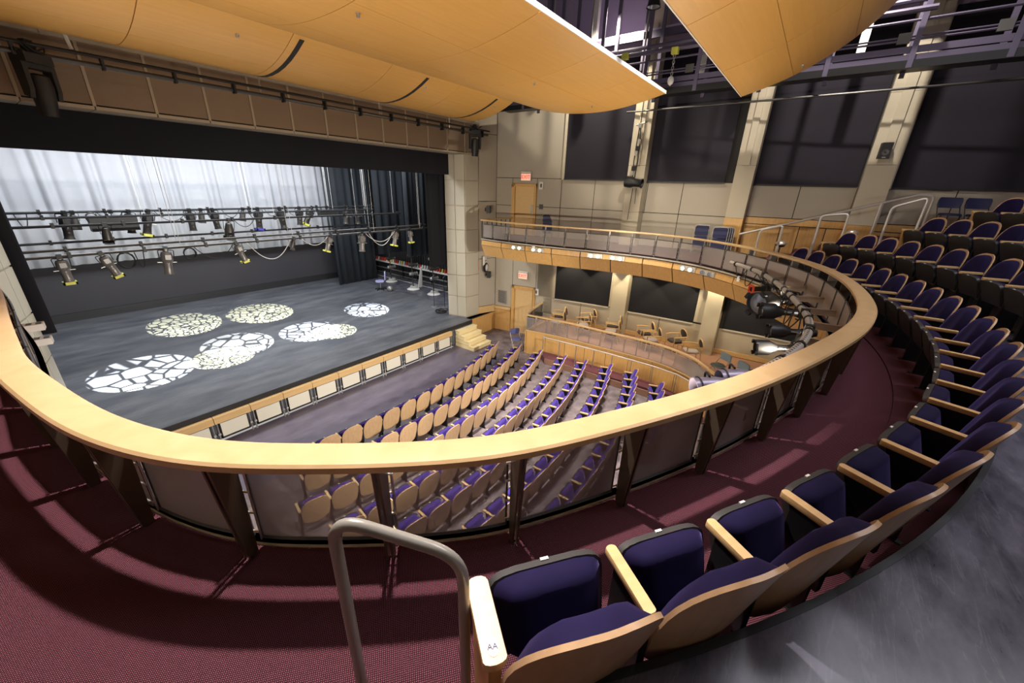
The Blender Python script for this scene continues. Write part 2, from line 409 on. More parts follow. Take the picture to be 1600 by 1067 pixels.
# carpeted step strip under the front row
sector('floor_row_step', 7.92, 8.5, -127, -50, Z_FLOOR, Z_FLOOR+.02, 'carpet')
# stairs along the right wall
for i in range(6):
    y1 = .9-i*.62
    quick('floor_stair_tread', [(12.0+i*.12, 16.3, y1-.66, y1, Z_FLOOR, Z_FLOOR+.2*(i+1))], 'red_carpet', kind='structure')
quick('floor_stair_landing', [(12.6, 16.6, -8, -2.75, Z_FLOOR, Z_T3+.02)], 'red_carpet', kind='structure')
quick('wall_rear', [(-4.2, 16.9, -9.2, -9, Z_PIT, 6)], 'wall_paint', kind='structure')
quick('wall_house_left', [(-4.4, -4.2, -9, 11.2, Z_PIT, 9.8)], 'wall_paint', kind='structure')
# ---------------------------------------------------------------- right wall
def wall_slab(b, Y0, Y1, z0, z1, o0, o1):
    Y0, Y1 = max(Y0, Y1), min(Y0, Y1)
    ys = [Y0]+[y for x, y in WALLP if Y1 < y < Y0]+[Y1]
    for a, c in zip(ys, ys[1:]):
        xa, xc = wall_at(a), wall_at(c)
        vs = []
        for z in (z0, z1): vs += [(xa-o0, a, z), (xa-o1, a, z), (xc-o1, c, z), (xc-o0, c, z)]
        b.add(vs, [(0, 1, 2, 3), (7, 6, 5, 4), (0, 4, 5, 1), (1, 5, 6, 2), (2, 6, 7, 3), (3, 7, 4, 0)])
b = MB(); wall_slab(b, 11.92, -9, Z_PIT, 4.6, -.3, -.02); wall_r = b.build('wall_right', 'joint_dark', kind='structure')
b = MB(); wall_slab(b, 11.92, -9, 4.6, 10, -.3, .0); b.build('wall_right_upper', 'purple_wall', kind='structure')
def wp(name, Y0, Y1, z0, z1, mat, o0=-.02, o1=.0, parent=wall_r, g=.012, kind=None):
    b = MB(); wall_slab(b, max(Y0, Y1)-g, min(Y0, Y1)+g, z0+g, z1-g, o0, o1); return b.build(name, mat, parent, kind=kind)
def Yp(px, py): return on_wall(px, py).y
ZW = -.76                                          # panel joint / wainscot top on the balcony
P1 = (Yp(985, 285), Yp(1011, 285)); P2 = (2.50, 1.93); P3 = (Yp(1341, 292), Yp(1388, 292))
W1 = (Yp(882, 280), Yp(981, 281)); W2 = (Yp(1011, 284), Yp(1132, 284.5)); W3 = (Yp(1176, 290), Yp(1339, 290)); W4 = (Yp(1391, 296), -8.9)
ZS = [on_wall(930, 280.5).z, on_wall(1070, 284.3).z, on_wall(1260, 290).z, on_wall(1450, 295).z]
ZL1 = on_wall(905, 472).z; ZL2 = on_wall(1030, 495).z
# panels: balcony level, below the shades
cols = [(11.92, 11.13), (9.97, W1[0]+.1), (W1[0]+.1, (W1[0]+W1[1])/2), ((W1[0]+W1[1])/2, P1[0]), (P1[1], (W2[0]+W2[1])/2), ((W2[0]+W2[1])/2, P2[0])]
for i, (a, c) in enumerate(cols):
    wp('wall_panel', a, c, Z_FLOOR, ZW, 'panel_paint'); wp('wall_panel', a, c, ZW, ZS[0] if i < 4 else ZS[1], 'panel_paint')
wp('wall_panel', 11.13, 9.97, .17, ZS[0], 'panel_paint')
for a, c, z in ((P2[1], Yp(1249, 300), ZS[2]), (Yp(1249, 300), P3[0], ZS[2]), (P3[1], Yp(1497, 300), ZS[3]), (Yp(1497, 300), -8.9, ZS[3])):
    wp('wall_panel', a, c, -.70, z, 'panel_paint')
wp('wall_panel', 11.92, W1[0], ZS[0], 4.6, 'panel_paint')
# wood wainscot past the second pilaster
ys = [P2[1], Yp(1218, 360), Yp(1248, 360), Yp(1290, 360), Yp(1335, 360), P3[1]+.0, -4.2, -5.4, -8.9]
for a, c in zip(ys, ys[1:]):
    wp('wainscot_panel', a, c, Z_FLOOR, -.93, 'maple_panel', o1=.03); 
wp('wainscot_rail', P2[1], -8.9, -.93, -.70, 'maple_panel', o1=.045)
# upper dark shades in their bays
shade_lab = ['tall dark fabric shade left of the slim pilaster with hanging chain light', 'tall dark fabric shade above the stacked folding chairs', 'tall dark fabric shade above the stair handrails', 'wide dark fabric shade above the folding chairs at top right']
for (a, c), z, lab in zip((W1, W2, W3, W4), ZS, shade_lab):
    t = thing('window_shade', lab, 'shade', (wall_at((a+c)/2), (a+c)/2, z), group='dark fabric shades on the right wall')
    bb = MB(); wall_slab(bb, a, c, z, 4.6, -.01, .03); o = bb.build('shade_cloth', 'shade_cloth', t); o.location = -Vector(t.location)
    bb = MB(); wall_slab(bb, a+.01, c-.01, z-.035, z+.015, -.01, .05); o = bb.build('hem_bar', 'black_metal', t); o.location = -Vector(t.location)
    bb = MB(); wall_slab(bb, a+.09, a+.0, z-.03, 4.6, -.02, .07); bb.build('trim_shade', 'pilaster_paint', kind='structure')
# pilasters, full height
for i, ((a, c), dep, lv) in enumerate(((P1, .42, 1), (P2, .45, 1), (P3, .45, 0))):
    for (z0, z1) in (((Z_BOX, -2.62),) if lv else ())+((Z_FLOOR, ZW), (ZW, .9), (.9, 2.7), (2.7, 4.6), (4.6, 7)):
        m_ = 'maple_panel' if (i >= 1 and z1 == ZW) else 'pilaster_paint'
        wp('pilaster_block', a, c, z0, z1, m_, o0=-.02, o1=dep, g=.004)
    wp('pilaster_rib', a-.02-abs(a-c)*.3, c+.02+abs(a-c)*.3, .9, 5.2, 'pilaster_paint', o0=dep-.01, o1=dep+.05, g=.003)
# lower (box) level
low = [(W1[0]+.6, Yp(907, 480)), (Yp(907, 480), P1[0]), (P1[1], Yp(1030, 500)), (Yp(1030, 500), P2[0]), (P2[1], -.6), (-.6, -3)]
for i, (a, c) in enumerate(low): wp('wall_panel', a, c, Z_BOX, ZL1 if i < 2 else ZL2, 'wall_paint')
wp('baseboard_box', 9.0, -3, Z_BOX, Z_BOX+.19, 'maple', o1=.025)
lowsh = [((Yp(867, 465), Yp(950, 480)), 'dark fabric shade under the balcony, nearest the lower exit door'), ((Yp(981, 485), Yp(1082, 505)), 'dark fabric shade under the balcony between two pilasters'), ((P2[1]-.15, -1.2), 'dark fabric shade under the balcony behind the big black spotlights')]
wp('wall_panel', 9.75, -3, -3.2, -2.6, 'wall_paint')
for k, ((a, c), lab) in enumerate(lowsh):
    z0 = ZL1 if k == 0 else ZL2
    t = thing('window_shade', lab, 'shade', (wall_at((a+c)/2), (a+c)/2, z0), group='dark fabric shades under the balcony')
    bb = MB(); wall_slab(bb, a, c, z0, -2.62, -.01, .03); o = bb.build('shade_cloth', 'black_cloth', t); o.location = -Vector(t.location)
    bb = MB(); wall_slab(bb, a, c, z0-.04, z0+.01, -.01, .05); o = bb.build('hem_bar', 'soffit_paint', t); o.location = -Vector(t.location)
for a, c in ((9.75, lowsh[0][0][0]), (lowsh[0][0][1], P1[0]), (P1[1], lowsh[1][0][0]), (lowsh[1][0][1], P2[0])):
    wp('wall_panel', a, c, ZL1-.0, -2.62, 'wall_paint')
# door wall: upper and lower exits
wp('wall_panel', 11.92, 11.0, Z_PIT+1.27, Z_FLOOR-.55, 'wall_paint'); wp('wall_panel', 9.80, 8.95, Z_PIT+1.27, Z_FLOOR-.55, 'wall_paint')
wp('wall_panel', 11.0, 9.80, -4.42, Z_FLOOR-.55, 'wall_paint')
wp('wainscot_panel', 11.92, 11.05, Z_PIT, -5.75, 'maple_panel', o1=.02); wp('wainscot_rail', 11.92, 11.05, -5.75, -5.58, 'maple', o1=.04)
wp('wainscot_panel', 9.78, 8.9, Z_PIT, -5.75, 'maple_panel', o1=.02)
def door(n, Y0, Y1, z0, z1, handle):
    t = bpy.data.objects.new('door_%d' % n, None); COL.objects.link(t); t['kind'] = 'structure'
    yc = (Y0+Y1)/2; t.location = (wall_at(yc), yc, z0)
    def ad(name, a, c, za, zb, o0, o1, mat):
        bb = MB(); wall_slab(bb, a, c, za, zb, o0, o1); o = bb.build(name, mat, t); o.location = -Vector(t.location); return o
    ad('door_leaf', Y0-.13, Y1+.13, z0, z1-.13, -.03, -.005, 'maple')
    ad('door_jamb', Y0, Y0-.15, z0, z1, -.03, .07, 'maple_panel'); ad('door_jamb', Y1+.07, Y1, z0, z1, -.03, .07, 'maple_panel')
    ad('door_head', Y0, Y1, z1-.13, z1, -.03, .07, 'maple_panel')
    ad('push_plate', Y1+.25, Y1+.16, z0+.95, z0+1.35, -.01, .012, 'grey_metal')
door(1, 11.13, 9.97, Z_FLOOR, .17, 0); door(2, 11.0, 9.80, Z_PIT, -4.42, 0)
# wall between pier and door wall, with wood below
def vwall(name, a, c, z0, z1, mat, th=.2, kind='structure', parent=None):
    d = Vector((c[0]-a[0], c[1]-a[1], 0)).normalized(); n = Vector((-d.y, d.x, 0))*th
    bb = MB(); bb.prism([a, c, (c[0]+n.x, c[1]+n.y), (a[0]+n.x, a[1]+n.y)], z0, z1); return bb.build(name, mat, parent, kind=kind)
wf = vwall('wall_front_right', (14.75, 11.98), (13.7, 12.32), Z_STAGE, 6, 'joint_dark', -.3)
for z0, z1 in ((Z_STAGE+.35, -3.2), (-3.2, -.62), (-.62, 2.1), (2.1, 4.5)):
    vwall('wall_panel', (14.74, 11.955), (13.72, 12.285), z0+.012, z1-.012, 'wall_paint', -.04, None, wf)
vwall('wainscot_rail', (14.74, 11.94), (13.72, 12.27), Z_STAGE, Z_STAGE+.34, 'maple', -.05, None, wf)
cheek = quick('wall_stage_cheek', [(12.95, 14.85, 11.93, 12.05, Z_PIT, Z_STAGE-.02)], 'maple_panel', kind='structure')
quick('trim_cheek_cap', [(12.9, 14.85, 11.95, 12.25, Z_STAGE-.02, Z_STAGE+.0)], 'black_plastic', kind='structure')
# ---------------------------------------------------------------- proscenium piers and header
PIER = [(12.73, 13.22), (12.85, 12.73), (13.0, 12.29), (13.76, 12.22)]
ZJ = [Z_STAGE+.04]+[at_y(729, y, 12.29).z for y in (463.8, 430.6, 395.6)]
dzj = (ZJ[3]-ZJ[1])/2
while ZJ[-1] < 3: ZJ.append(ZJ[-1]+dzj)
def pier(name, mx):
    P = [(mx(x), y) for x, y in PIER]
    core = MB(); q = [(P[0][0], P[0][1]), (P[1][0], P[1][1]), (P[2][0], P[2][1]), (P[3][0], P[3][1]), (P[3][0], 13.3)]
    core.prism(q, Z_STAGE, 3.2); c = core.build(name, 'header_trim', kind='structure')
    s = 1 if mx(1) > mx(0) else -1
    for (a, e) in zip(P, P[1:]):
        for z0, z1 in zip(ZJ, ZJ[1:]):
            d = Vector((e[0]-a[0], e[1]-a[1], 0)); L = d.length; d.normalize(); n = Vector((d.y, -d.x, 0))*(-.03*s)
            if (n.x*(a[0]-mx(13.3))+n.y*(a[1]-12.9)) < 0: n = -n
            g = d*.012; A = Vector((*a, 0))+g; E = Vector((*e, 0))-g
            bb = MB(); bb.prism([(A.x, A.y), (E.x, E.y), (E.x+n.x, E.y+n.y), (A.x+n.x, A.y+n.y)], z0+.02, z1-.02)
            bb.build('stone_panel', 'pier_paint', c)
    return c
pier('column_right', lambda x: x)
pier('column_left', lambda x: 12.90-x)
# left-hand front wall beyond the left pier
wl = quick('wall_front_left', [(-3.2, -.75, 12.35, 12.6, Z_STAGE, 6)], 'joint_dark', kind='structure')
for i in range(4):
    for j, (z0, z1) in enumerate(((Z_STAGE, -3.9), (-3.9, -1.5), (-1.5, 1.2), (1.2, 4))):
        quick('wall_panel', [(-.78-.6*(i+1)+.01, -.78-.6*i-.01, 12.31, 12.36, z0+.012, z1-.012)], 'wall_paint', wl)
vwall('wall_left', (-2.5, 12.4), (-3.2, 6), Z_PIT, 6, 'wall_paint', .2)
ZH0, ZH1 = 1.22, 2.36
hd = quick('beam_header', [(-1, 13.75, 12.25, 12.9, ZH0+.05, 6)], 'joint_dark', kind='structure')
hx = [at_y(p, 175+.1*(p-150)*.86, 12.2).x for p in (55, 151, 247.5, 330, 397.5, 460, 512.5, 560, 600, 636, 670, 700, 726)]
stepx = (hx[-1]-hx[1])/11
hx = [hx[1]+stepx*(i-3) for i in range(16)]
for a, c in zip(hx, hx[1:]):
    if a > 13.7: break
    quick('header_panel', [(a+.03, min(c, 13.75)-.03, 12.2, 12.26, ZH0+.09, ZH1)], 'header_panel', hd)
    quick('header_batten', [(a-.025, a+.025, 12.185, 12.26, ZH0+.06, ZH1)], 'header_trim', hd)
    quick('header_soffit_panel', [(a+.01, min(c, 13.75)-.01, 12.2, 12.88, ZH0, ZH0+.06)], 'header_trim', hd)
quick('header_crown', [(-1, 13.75, 12.12, 12.26, ZH1, ZH1+.10)], 'header_trim', hd)
# ---------------------------------------------------------------- stage house
bw = quick('wall_stage_back', [(-4, 17.6, 24.5, 24.7, Z_STAGE, 7)], 'back_wall_black', kind='structure')
quick('baseboard_stage_back', [(-4, 17.6, 24.44, 24.5, Z_STAGE, Z_STAGE+.35)], 'black_plastic', kind='structure')
quick('wall_stage_right', [(17.5, 17.7, 12.9, 24.7, Z_STAGE, 7)], 'black_cloth', kind='structure')
quick('wall_stage_left', [(-4.2, -4, 12.5, 24.7, Z_STAGE, 7)], 'black_cloth', kind='structure')
quick('ceiling_stage', [(-4, 17.6, 12.9, 24.7, 6.8, 7)], 'black_cloth', kind='structure')
def drape(name, label, cat, x0, x1, y, z0, z1, mat, per, amp, seed, group=None, nz=2, hem=None):
    R = random.Random(seed); n = max(12, int((x1-x0)/per*10)); ph = R.random()*6
    row = []; phase = ph
    for i in range(n+1):
        x = x0+(x1-x0)*i/n; phase += 2*pi/10*(.6+.8*R.random()); a = amp*(.6+.5*sin(phase*.31))
        row.append((x, y+a*sin(phase)))
    bb = MB(); bb.grid([[(x, yy, z0+(z1-z0)*k/nz) for x, yy in row] for k in range(nz+1)])
    o = bb.build(name, mat, smooth=True, ang=80)
    sm = o.modifiers.new('thick', 'SOLIDIFY'); sm.thickness = .012
    return tag(o, label, cat, group)
drape('cyc_curtain', 'wide white pleated curtain hung across the back of the stage', 'curtain', -3.5, 14.1, 23.9, -3.5, 6.8, 'cyc_cloth', .42, .07, 3)
drape('border_curtain', 'long black border curtain under the proscenium header', 'curtain', -.8, 13.6, 13.0, .43, 6.8, 'black_cloth', .9, .015, 4)
drape('leg_curtain', 'black leg curtain hanging at the far left of the stage opening', 'curtain', -1.2, .42, 13.35, -3.41, 6.8, 'black_cloth', .5, .03, 5)
drape('leg_curtain', 'black leg curtain hung beside the pale proscenium pier', 'curtain', 11.75, 13.6, 13.4, -3.45, 6.8, 'black_cloth', .35, .05, 6)
drape('leg_curtain', 'dark leg curtain with bright folds next to the black one', 'curtain', 12.7, 14.6, 16.0, -3.45, 6.8, 'leg_cloth', .3, .08, 7)
drape('leg_curtain', 'dark wide leg curtain, third from the pier, in mid stage', 'curtain', 13.1, 15.6, 19.0, -3.7, 6.8, 'leg_cloth', .5, .10, 8)
drape('leg_curtain', 'dark leg curtain reaching the stage floor beside the white curtain', 'curtain', 12.4, 15.1, 22.4, Z_STAGE+.02, 6.8, 'leg_cloth', .42, .07, 9)
# ================================================================== balcony railing
t_rail = thing('balcony_railing', 'long curved balcony guard rail with maple cap and perforated screens sweeping round the upper level', 'railing', (RP[len(RP)//2].x, RP[len(RP)//2].y, Z_FLOOR))
def rl(o): o.location = -Vector(t_rail.location); return o
POSTS = [(-.12, 9.3), (-.08, 8.5), (-.06, 7.7), (-.06, 6.9), (-.07, 6.1), (-.07, 5.3), (-.07, 4.44), (-.01, 3.61), (.13, 2.87), (.44, 2.11), (.88, 1.46), (1.43, .92), (2.08, .5), (2.80, .13), (3.59, -.27), (4.34, -.52), (5.1, -.72)]
PI = [nearest(*p) for p in POSTS]
d_ = int(.84/RSTEP); k = PI[-1]+d_
while k < len(RP)-2: PI.append(k); k += d_
PI.append(len(RP)-2)
joint = [PI[i] for i in range(0, len(PI), 2)]
# cap: bevelled profile, cut into lengths between joints
capprof = [(.015, Z_CAP), (.165, Z_CAP-.004), (.18, Z_CAP-.016), (.18, Z_CAP-.05), (.165, Z_CAP-.062), (.01, Z_CAP-.062), (-.012, Z_CAP-.045), (-.012, Z_CAP-.012)]
cut = [0]+[j for j in joint if 4 < j < len(RP)-4]+[len(RP)-1]
def narrow(i):                                     # the cap slims to a hand rail along the right-hand arm
    x = (i-nearest(11.2, .6))/max(1, nearest(12.8, 2.4)-nearest(11.2, .6)); return 1-.55*max(0, min(1, x))
for a, c in zip(cut, cut[1:]):
    bb = MB(); base = 0; n = len(capprof)
    for i in range(a, c+1):
        p, nn = RN[i]; s = narrow(i)
        t0 = .006 if i == a else 0
        bb.v += [(p.x+nn.x*o*s, p.y+nn.y*o*s, z) for o, z in capprof]
    for i in range(c-a):
        for j in range(n): A = i*n; B = A+n; bb.f.append((A+j, A+(j+1) % n, B+(j+1) % n, B+j))
    bb.f.append(tuple(range(n-1, -1, -1))); bb.f.append(tuple((c-a)*n+j for j in range(n)))
    rl(bb.build('rail_cap', 'maple_rail', t_rail, smooth=True, ang=30))
ZM0, ZM1 = -1.965, -1.44
def offp(i, o): p, nn = RN[i]; return Vector((p.x+nn.x*o, p.y+nn.y*o, 0))
for i in PI:                                       # tapered blade posts, square to the rail
    p, nn = RN[i]; tg = Vector((-nn.y, nn.x, 0)); s = narrow(i)
    bb = MB()
    for sg in (-1, 1):
        vs = []
        for th in (.008, .020):
            for o, z in ((.0, Z_CAP-.06), (.155*s, Z_CAP-.06), (.075, Z_FLOOR), (.015, Z_FLOOR)):
                q = p+nn*o+tg*th*sg; vs.append((q.x, q.y, z))
        bb.add(vs, [(0, 1, 2, 3), (7, 6, 5, 4), (0, 4, 5, 1), (1, 5, 6, 2), (2, 6, 7, 3), (3, 7, 4, 0)])
    q = p+nn*.0
    rl(bb.build('post', 'bronze' if i < PI[21] else 'grey_metal', t_rail))
    bb = MB()
    for z in (-1.47, -1.6, -1.75, -1.89):
        bb.tube([p+tg*.045+Vector((0, 0, z)), p-tg*.045+Vector((0, 0, z))], .007, 6)
    bb.tube([p+tg*.035-nn*.012+Vector((0, 0, ZM0)), p+tg*.035-nn*.012+Vector((0, 0, ZM1))], .006, 6)
    rl(bb.build('screen_clips', 'bright_metal', t_rail))
for a, c in zip(PI, PI[1:]):
    if c-a < 3: continue
    bb = MB(); fr = MB()
    idx = list(range(a, c+1))
    def endpt(i, z):
        q = offp(i, -.03)
        if i == a: q = q.lerp(offp(i+1, -.03), .35)
        if i == c: q = q.lerp(offp(i-1, -.03), .35)
        return q+Vector((0, 0, z))
    lo = [endpt(i, ZM0) for i in idx]; hi = [endpt(i, ZM1) for i in idx]
    bb.grid([lo, hi]); sc = bb.build('mesh_screen', 'perforated', t_rail, smooth=True); rl(sc)
    fr.tube(lo, .012, 4); fr.tube(hi, .012, 4); fr.tube([lo[0], hi[0]], .008, 4); fr.tube([lo[-1], hi[-1]], .008, 4)
    f_ = fr.build('screen_frame', 'dark_metal', sc)
bb = MB(); bb.sweep(RN, [(-.085, Z_FLOOR-.03), (-.026, Z_FLOOR-.03), (-.026, Z_FLOOR+.02), (-.085, Z_FLOOR+.02)]); bb.build('trim_balcony_kerb', 'wood_step', kind='structure')
bb.build('trim_balcony_kerb', 'cream_panel', kind='structure')
# end return of the rail beside the upper exit
t = thing('end_railing', 'short dark railing closing the balcony end beside the upper exit door', 'railing', (13.4, 11.0, Z_FLOOR))
e0 = RP[-1]
bb = MB(); bb.box(e0.x-13.4, 1.3, -.05, .05, Z_CAP-.06-Z_FLOOR, Z_CAP-Z_FLOOR); bb.build('hand_rail', 'maple_rail', t)
for k in range(7):
    bb = MB(); x = -.75+k*.32; bb.box(x-.012, x+.012, -.02, .02, 0, Z_CAP-.06-Z_FLOOR); bb.build('baluster', 'dark_metal', t)
# ---------------------------------------------------------------- fascia below the balcony rail
fa = bpy.data.objects.new('wall_balcony_fascia', None); COL.objects.link(fa); fa['kind'] = 'structure'
f0 = nearest(8.2, -.65); seg = 1.08; k0 = f0; nseg = int((len(RP)-1-f0)*RSTEP/seg)
bnd = [f0+(len(RP)-1-f0)*i//nseg for i in range(nseg+1)]
for a, c in zip(bnd, bnd[1:]):
    for (o0, z0, o1, z1) in ((-.05, -2.09, -.075, -2.27), (-.075, -2.285, .14, -2.74)):
        bb = MB(); ii = list(range(a, c+1)); fr = []; bk = []
        for (o, z) in ((o0, z0), (o1, z1)):
            r = [offp(i, o)+Vector((0, 0, z)) for i in ii]
            r[0] = r[0].lerp(r[1], .22); r[-1] = r[-1].lerp(r[-2], .22)
            fr.append(r); bk.append([q+Vector((RN[i][1].x, RN[i][1].y, 0))*.03 for q, i in zip(r, ii)])
        bb.shell(fr, bk); bb.build('fascia_panel', 'maple_panel', fa)
bb = MB(); bb.sweep(RN[f0:], [(.0, Z_FLOOR-.06), (.3, Z_FLOOR-.06), (.3, -2.6), (.17, -2.73), (-.02, -2.29)]); bb.build('fascia_core', 'joint_dark', fa)
bb = MB(); bb.sweep(RN[:f0+1], [(-.06, Z_FLOOR-.06), (.3, Z_FLOOR-.06), (.3, -2.6), (.14, -2.74), (-.06, -2.28)]); bb.build('trim_near_fascia', 'maple_panel', kind='structure')
# twin fascia lamps
def fascia_lamp(px, py, label, lit):
    best = min(range(f0, len(RP)), key=lambda i: (lambda v: (v[0]-px)**2+(v[1]-py)**2)(proj(offp(i, -.07)+Vector((0, 0, -2.17)))))
    p, nn = RN[best]; loc = offp(best, -.105)+Vector((0, 0, -2.18))
    t = thing('twin_fascia_lamp', label, 'lamp', loc, atan2(nn.y, nn.x), 'twin lamps on the balcony fascia')
    quick('housing', [(-.03, .03, -.27, .27, -.075, .075)], 'silver_paint', t)
    for s in (-1, 1):
        bb = MB(); bb.lathe([(.02, 0), (.066, .012), (.072, .05), (.066, .052), (.05, .035)], Matrix.Translation((-.03, s*.13, 0)) @ Matrix.Rotation(-pi/2, 4, 'Y'), 14)
        bb.build('reflector', 'bright_metal', t, True)
        bb = MB(); bb.lathe([(.0, .056), (.05, .056), (.045, .066), (.0, .072)], Matrix.Translation((-.03, s*.13, 0)) @ Matrix.Rotation(-pi/2, 4, 'Y'), 12)
        bb.build('lamp_lens', 'lamp_glow' if lit else 'lens_glass', t, True)
def proj(P):
    c = Vector(P); z = c.dot(_F)
    return (c.dot(CR)/z*F_PX+800, c.dot(CD)/z*F_PX+533.5)
for px, py, lit, lab in ((810, 385, 1, 'lit twin lamp box on the curved wood fascia, nearest the stage'), (840, 388, 1, 'twin lamp box on the wood fascia, second from the stage'), (930, 399, 1, 'brightly lit twin lamp box on the fascia, third from the stage'), (964, 403, 1, 'lit twin lamp box on the fascia, fourth from the stage'), (1074, 419, 1, 'bright twin lamp box on the fascia close to the curved pipe'), (1108, 427, 0, 'unlit twin lamp box on the fascia beside the front lighting pipe')):
    fascia_lamp(px, py, lab, lit)
# two pale fixtures on the near left fascia
for (px, py), lab in (((45, 512), 'white slotted light box on the left balcony front, upper one'), ((58, 534), 'white slotted light box on the left balcony front, lower one')):
    p = at_y(px, py, 9.2)
    t = thing('fascia_light_box', lab, 'lamp', p, -.15)
    quick('housing', [(-.2, .16, -.09, .09, -.05, .05)], 'white_paint', t)
    quick('slot', [(-.12+.1*i, -.06+.1*i, -.06, .06, .05, .053) for i in range(3)], 'vent_grey', t)
# soffit downlights
for i, (x, y) in enumerate(((14.0, 8.0), (14.2, 6.5), (14.3, 5.1), (14.4, 3.6), (14.5, 2.2), (14.2, .6))):
    t = thing('soffit_downlight', 'round recessed downlight under the balcony, %s from the stage' % ORD[i+1], 'lamp', (x, y, -2.62), group='downlights under the balcony')
    bb = MB(); bb.lathe([(.07, -.004), (.095, -.012), (.095, 0), (.07, 0)], None, 16); bb.build('trim_ring', 'white_paint', t, True)
    bb = MB(); bb.lathe([(.0, -.003), (.07, -.003), (.07, 0)], None, 14); bb.build('lens', 'downlight_glow', t)
    l = bpy.data.lights.new('downlight_beam', 'SPOT'); l.energy = 110; l.spot_size = radians(84); l.spot_blend = .15; l.color = (1, .84, .55); l.shadow_soft_size = .05
    o = bpy.data.objects.new('downlight_beam', l); COL.objects.link(o); o.location = (x+.75, y, -2.72); aim(o, (.30, 0, -1))
# ================================================================== theatre seats
def sheet_outline(hw, zs, yf, nu=9, curve=.0):
    return [[(hw(z)*(2*j/(nu-1)-1), yf(z)-curve*(1-(2*j/(nu-1)-1)**2), z) for j in range(nu)] for z in zs]
def make_seat_meshes():
    M = {}
    ZT = .895
    def hw(z):
        w_ = .215+.035*min(1, (z-.25)/.25)
        if z > .56: w_ *= max(0.02, (1-((z-.56)/(ZT-.56))**2.6))**(1/2.6)
        if z < .32: w_ *= max(.02, (1-((.32-z)/.08)**2))**.5
        return w_
    zs = [.242, .26, .28, .32, .42, .50, .58, .66, .73, .79, .83, .858, .877, .889, .8945]
    yb = lambda z: -.135-.155*((z-.25)/.64)
    fr = sheet_outline(hw, zs, lambda z: yb(z), 9, -.0); 
    fr = [[(x, y+.045*(x/.25)**2, z) for x, y, z in r] for r in fr]
    bk = [[(x, y-.016, z-.004) for x, y, z in r] for r in fr]
    bb = MB(); bb.shell(fr, bk); M['back_shell'] = bb.mesh('back_shell', 'shell_wood', True, ang=50)
    # rim: slightly proud edge of the ply, lighter
    def hc(z):
        return max(.004, hw(min(z+.022, .8944))-.016) if z > .5 else max(.01, hw(z)-.018)
    zc = [.30, .33, .38, .46, .54, .62, .70, .76, .81, .838, .857, .869]
    fr = []; bk = []
    for k, z in enumerate(zc):
        h = hc(z) if k < len(zc)-1 else .03
        row = []; rb = []
        for j in range(9):
            u = 2*j/8-1; x = h*u
            base = yb(z)+.045*(x/.25)**2
            edge = (1-u**6)*min(1, (z-.29)/.05)*min(1, max(.0, (.876-z)/.05))**.5
            row.append((x, base+.008+.075*edge, z)); rb.append((x, base+.004, z))
        fr.append(row); bk.append(rb)
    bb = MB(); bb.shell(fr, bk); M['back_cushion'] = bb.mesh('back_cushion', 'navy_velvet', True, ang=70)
    # tipped-up seat: pan in front, cushion behind
    def pan(s):                                    # s 0..1 from pivot up to the front lip
        return (.02+.105*s, .33+.295*s)
    def hs(s): return .222*max(.02, (1-max(0, (s-.75)/.25)**4))**.25 if s > .75 else .205+.017*s/.75
    ss = [0, .1, .25, .4, .55, .7, .8, .88, .94, .975, .995]
    fr = []; bk = []
    for s in ss:
        y, z = pan(s); h = hs(s)
        fr.append([(h*u, y+.03+.018*(1-u*u)*sin(pi*min(1, s)), z-.012) for u in [2*j/8-1 for j in range(9)]])
        bk.append([(h*u, y-.004, z) for u in [2*j/8-1 for j in range(9)]])
    bb = MB(); bb.shell(fr, bk); M['seat_pan'] = bb.mesh('seat_pan', 'pan_plastic', True, ang=40)
    fr = []; bk = []
    for s in ss:
        y, z = pan(s*.985); h = hs(s)-.012
        r = []; q = []
        for u in [2*j/8-1 for j in range(9)]:
            e = (1-u**6)*min(1, s/.12)*min(1, (1.0-s)/.1)**.5
            r.append((h*u, y-.006, z)); q.append((h*u, y-.01-.075*e, z+.02*e))
        fr.append(r); bk.append(q)
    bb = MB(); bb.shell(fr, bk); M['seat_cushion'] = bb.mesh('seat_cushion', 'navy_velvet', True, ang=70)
    bb = MB(); y, z = pan(1); bb.box(-.016, .016, y+.016, y+.028, z-.012, z-.004); M['number_plate'] = bb.mesh('number_plate', 'plate_white')
    # arm: rounded bar; sits at +x side
    def arm(w_, y0, y1, mat, nm):
        bb = MB(); r = w_/2; pts = []
        for k in range(7): a = pi*k/6; pts.append((r*cos(a), y1-r*.6+r*.6*sin(a)))
        for k in range(7): a = pi+pi*k/6; pts.append((r*cos(a), y0+r*.4+r*.4*sin(a)))
        n = len(pts); rows = []
        for sc, z in ((.9, .598), (1, .604), (1, .625), (.93, .632)):
            rows.append([(x*sc, y_, z) for x, y_ in pts])
        bb.grid(rows, True); bb.f.append(tuple(range(n-1, -1, -1))); bb.f.append(tuple(3*n+j for j in range(n)))
        return bb.mesh(nm, mat, True, ang=40)
    M['armrest'] = arm(.05, -.155, .125, 'maple', 'armrest')
    M['end_armrest'] = arm(.085, -.165, .145, 'maple', 'end_armrest')
    bb = MB(); bb.box(-.016, .016, -.13, .06, 0, .6); bb.box(-.02, .02, -.16, .10, 0, .03); bb.box(-.018, .018, -.16, -.08, .25, .6)
    M['standard'] = bb.mesh('standard', 'black_metal')
    bb = MB(); bb.prism([(-.14, 0), (.085, 0), (.10, .30), (.125, .598), (-.15, .598)], -.022, .022, Matrix(((0, 0, 1, 0), (1, 0, 0, 0), (0, 1, 0, 0), (0, 0, 0, 1))))
    M['end_panel'] = bb.mesh('end_panel', 'maple_panel')
    bb = MB(); bb.lathe([(.02, .02), (.11, .02), (.11, .05), (.05, .09), (.02, .1)], Matrix.Translation((0, -.05, 0)), 12)
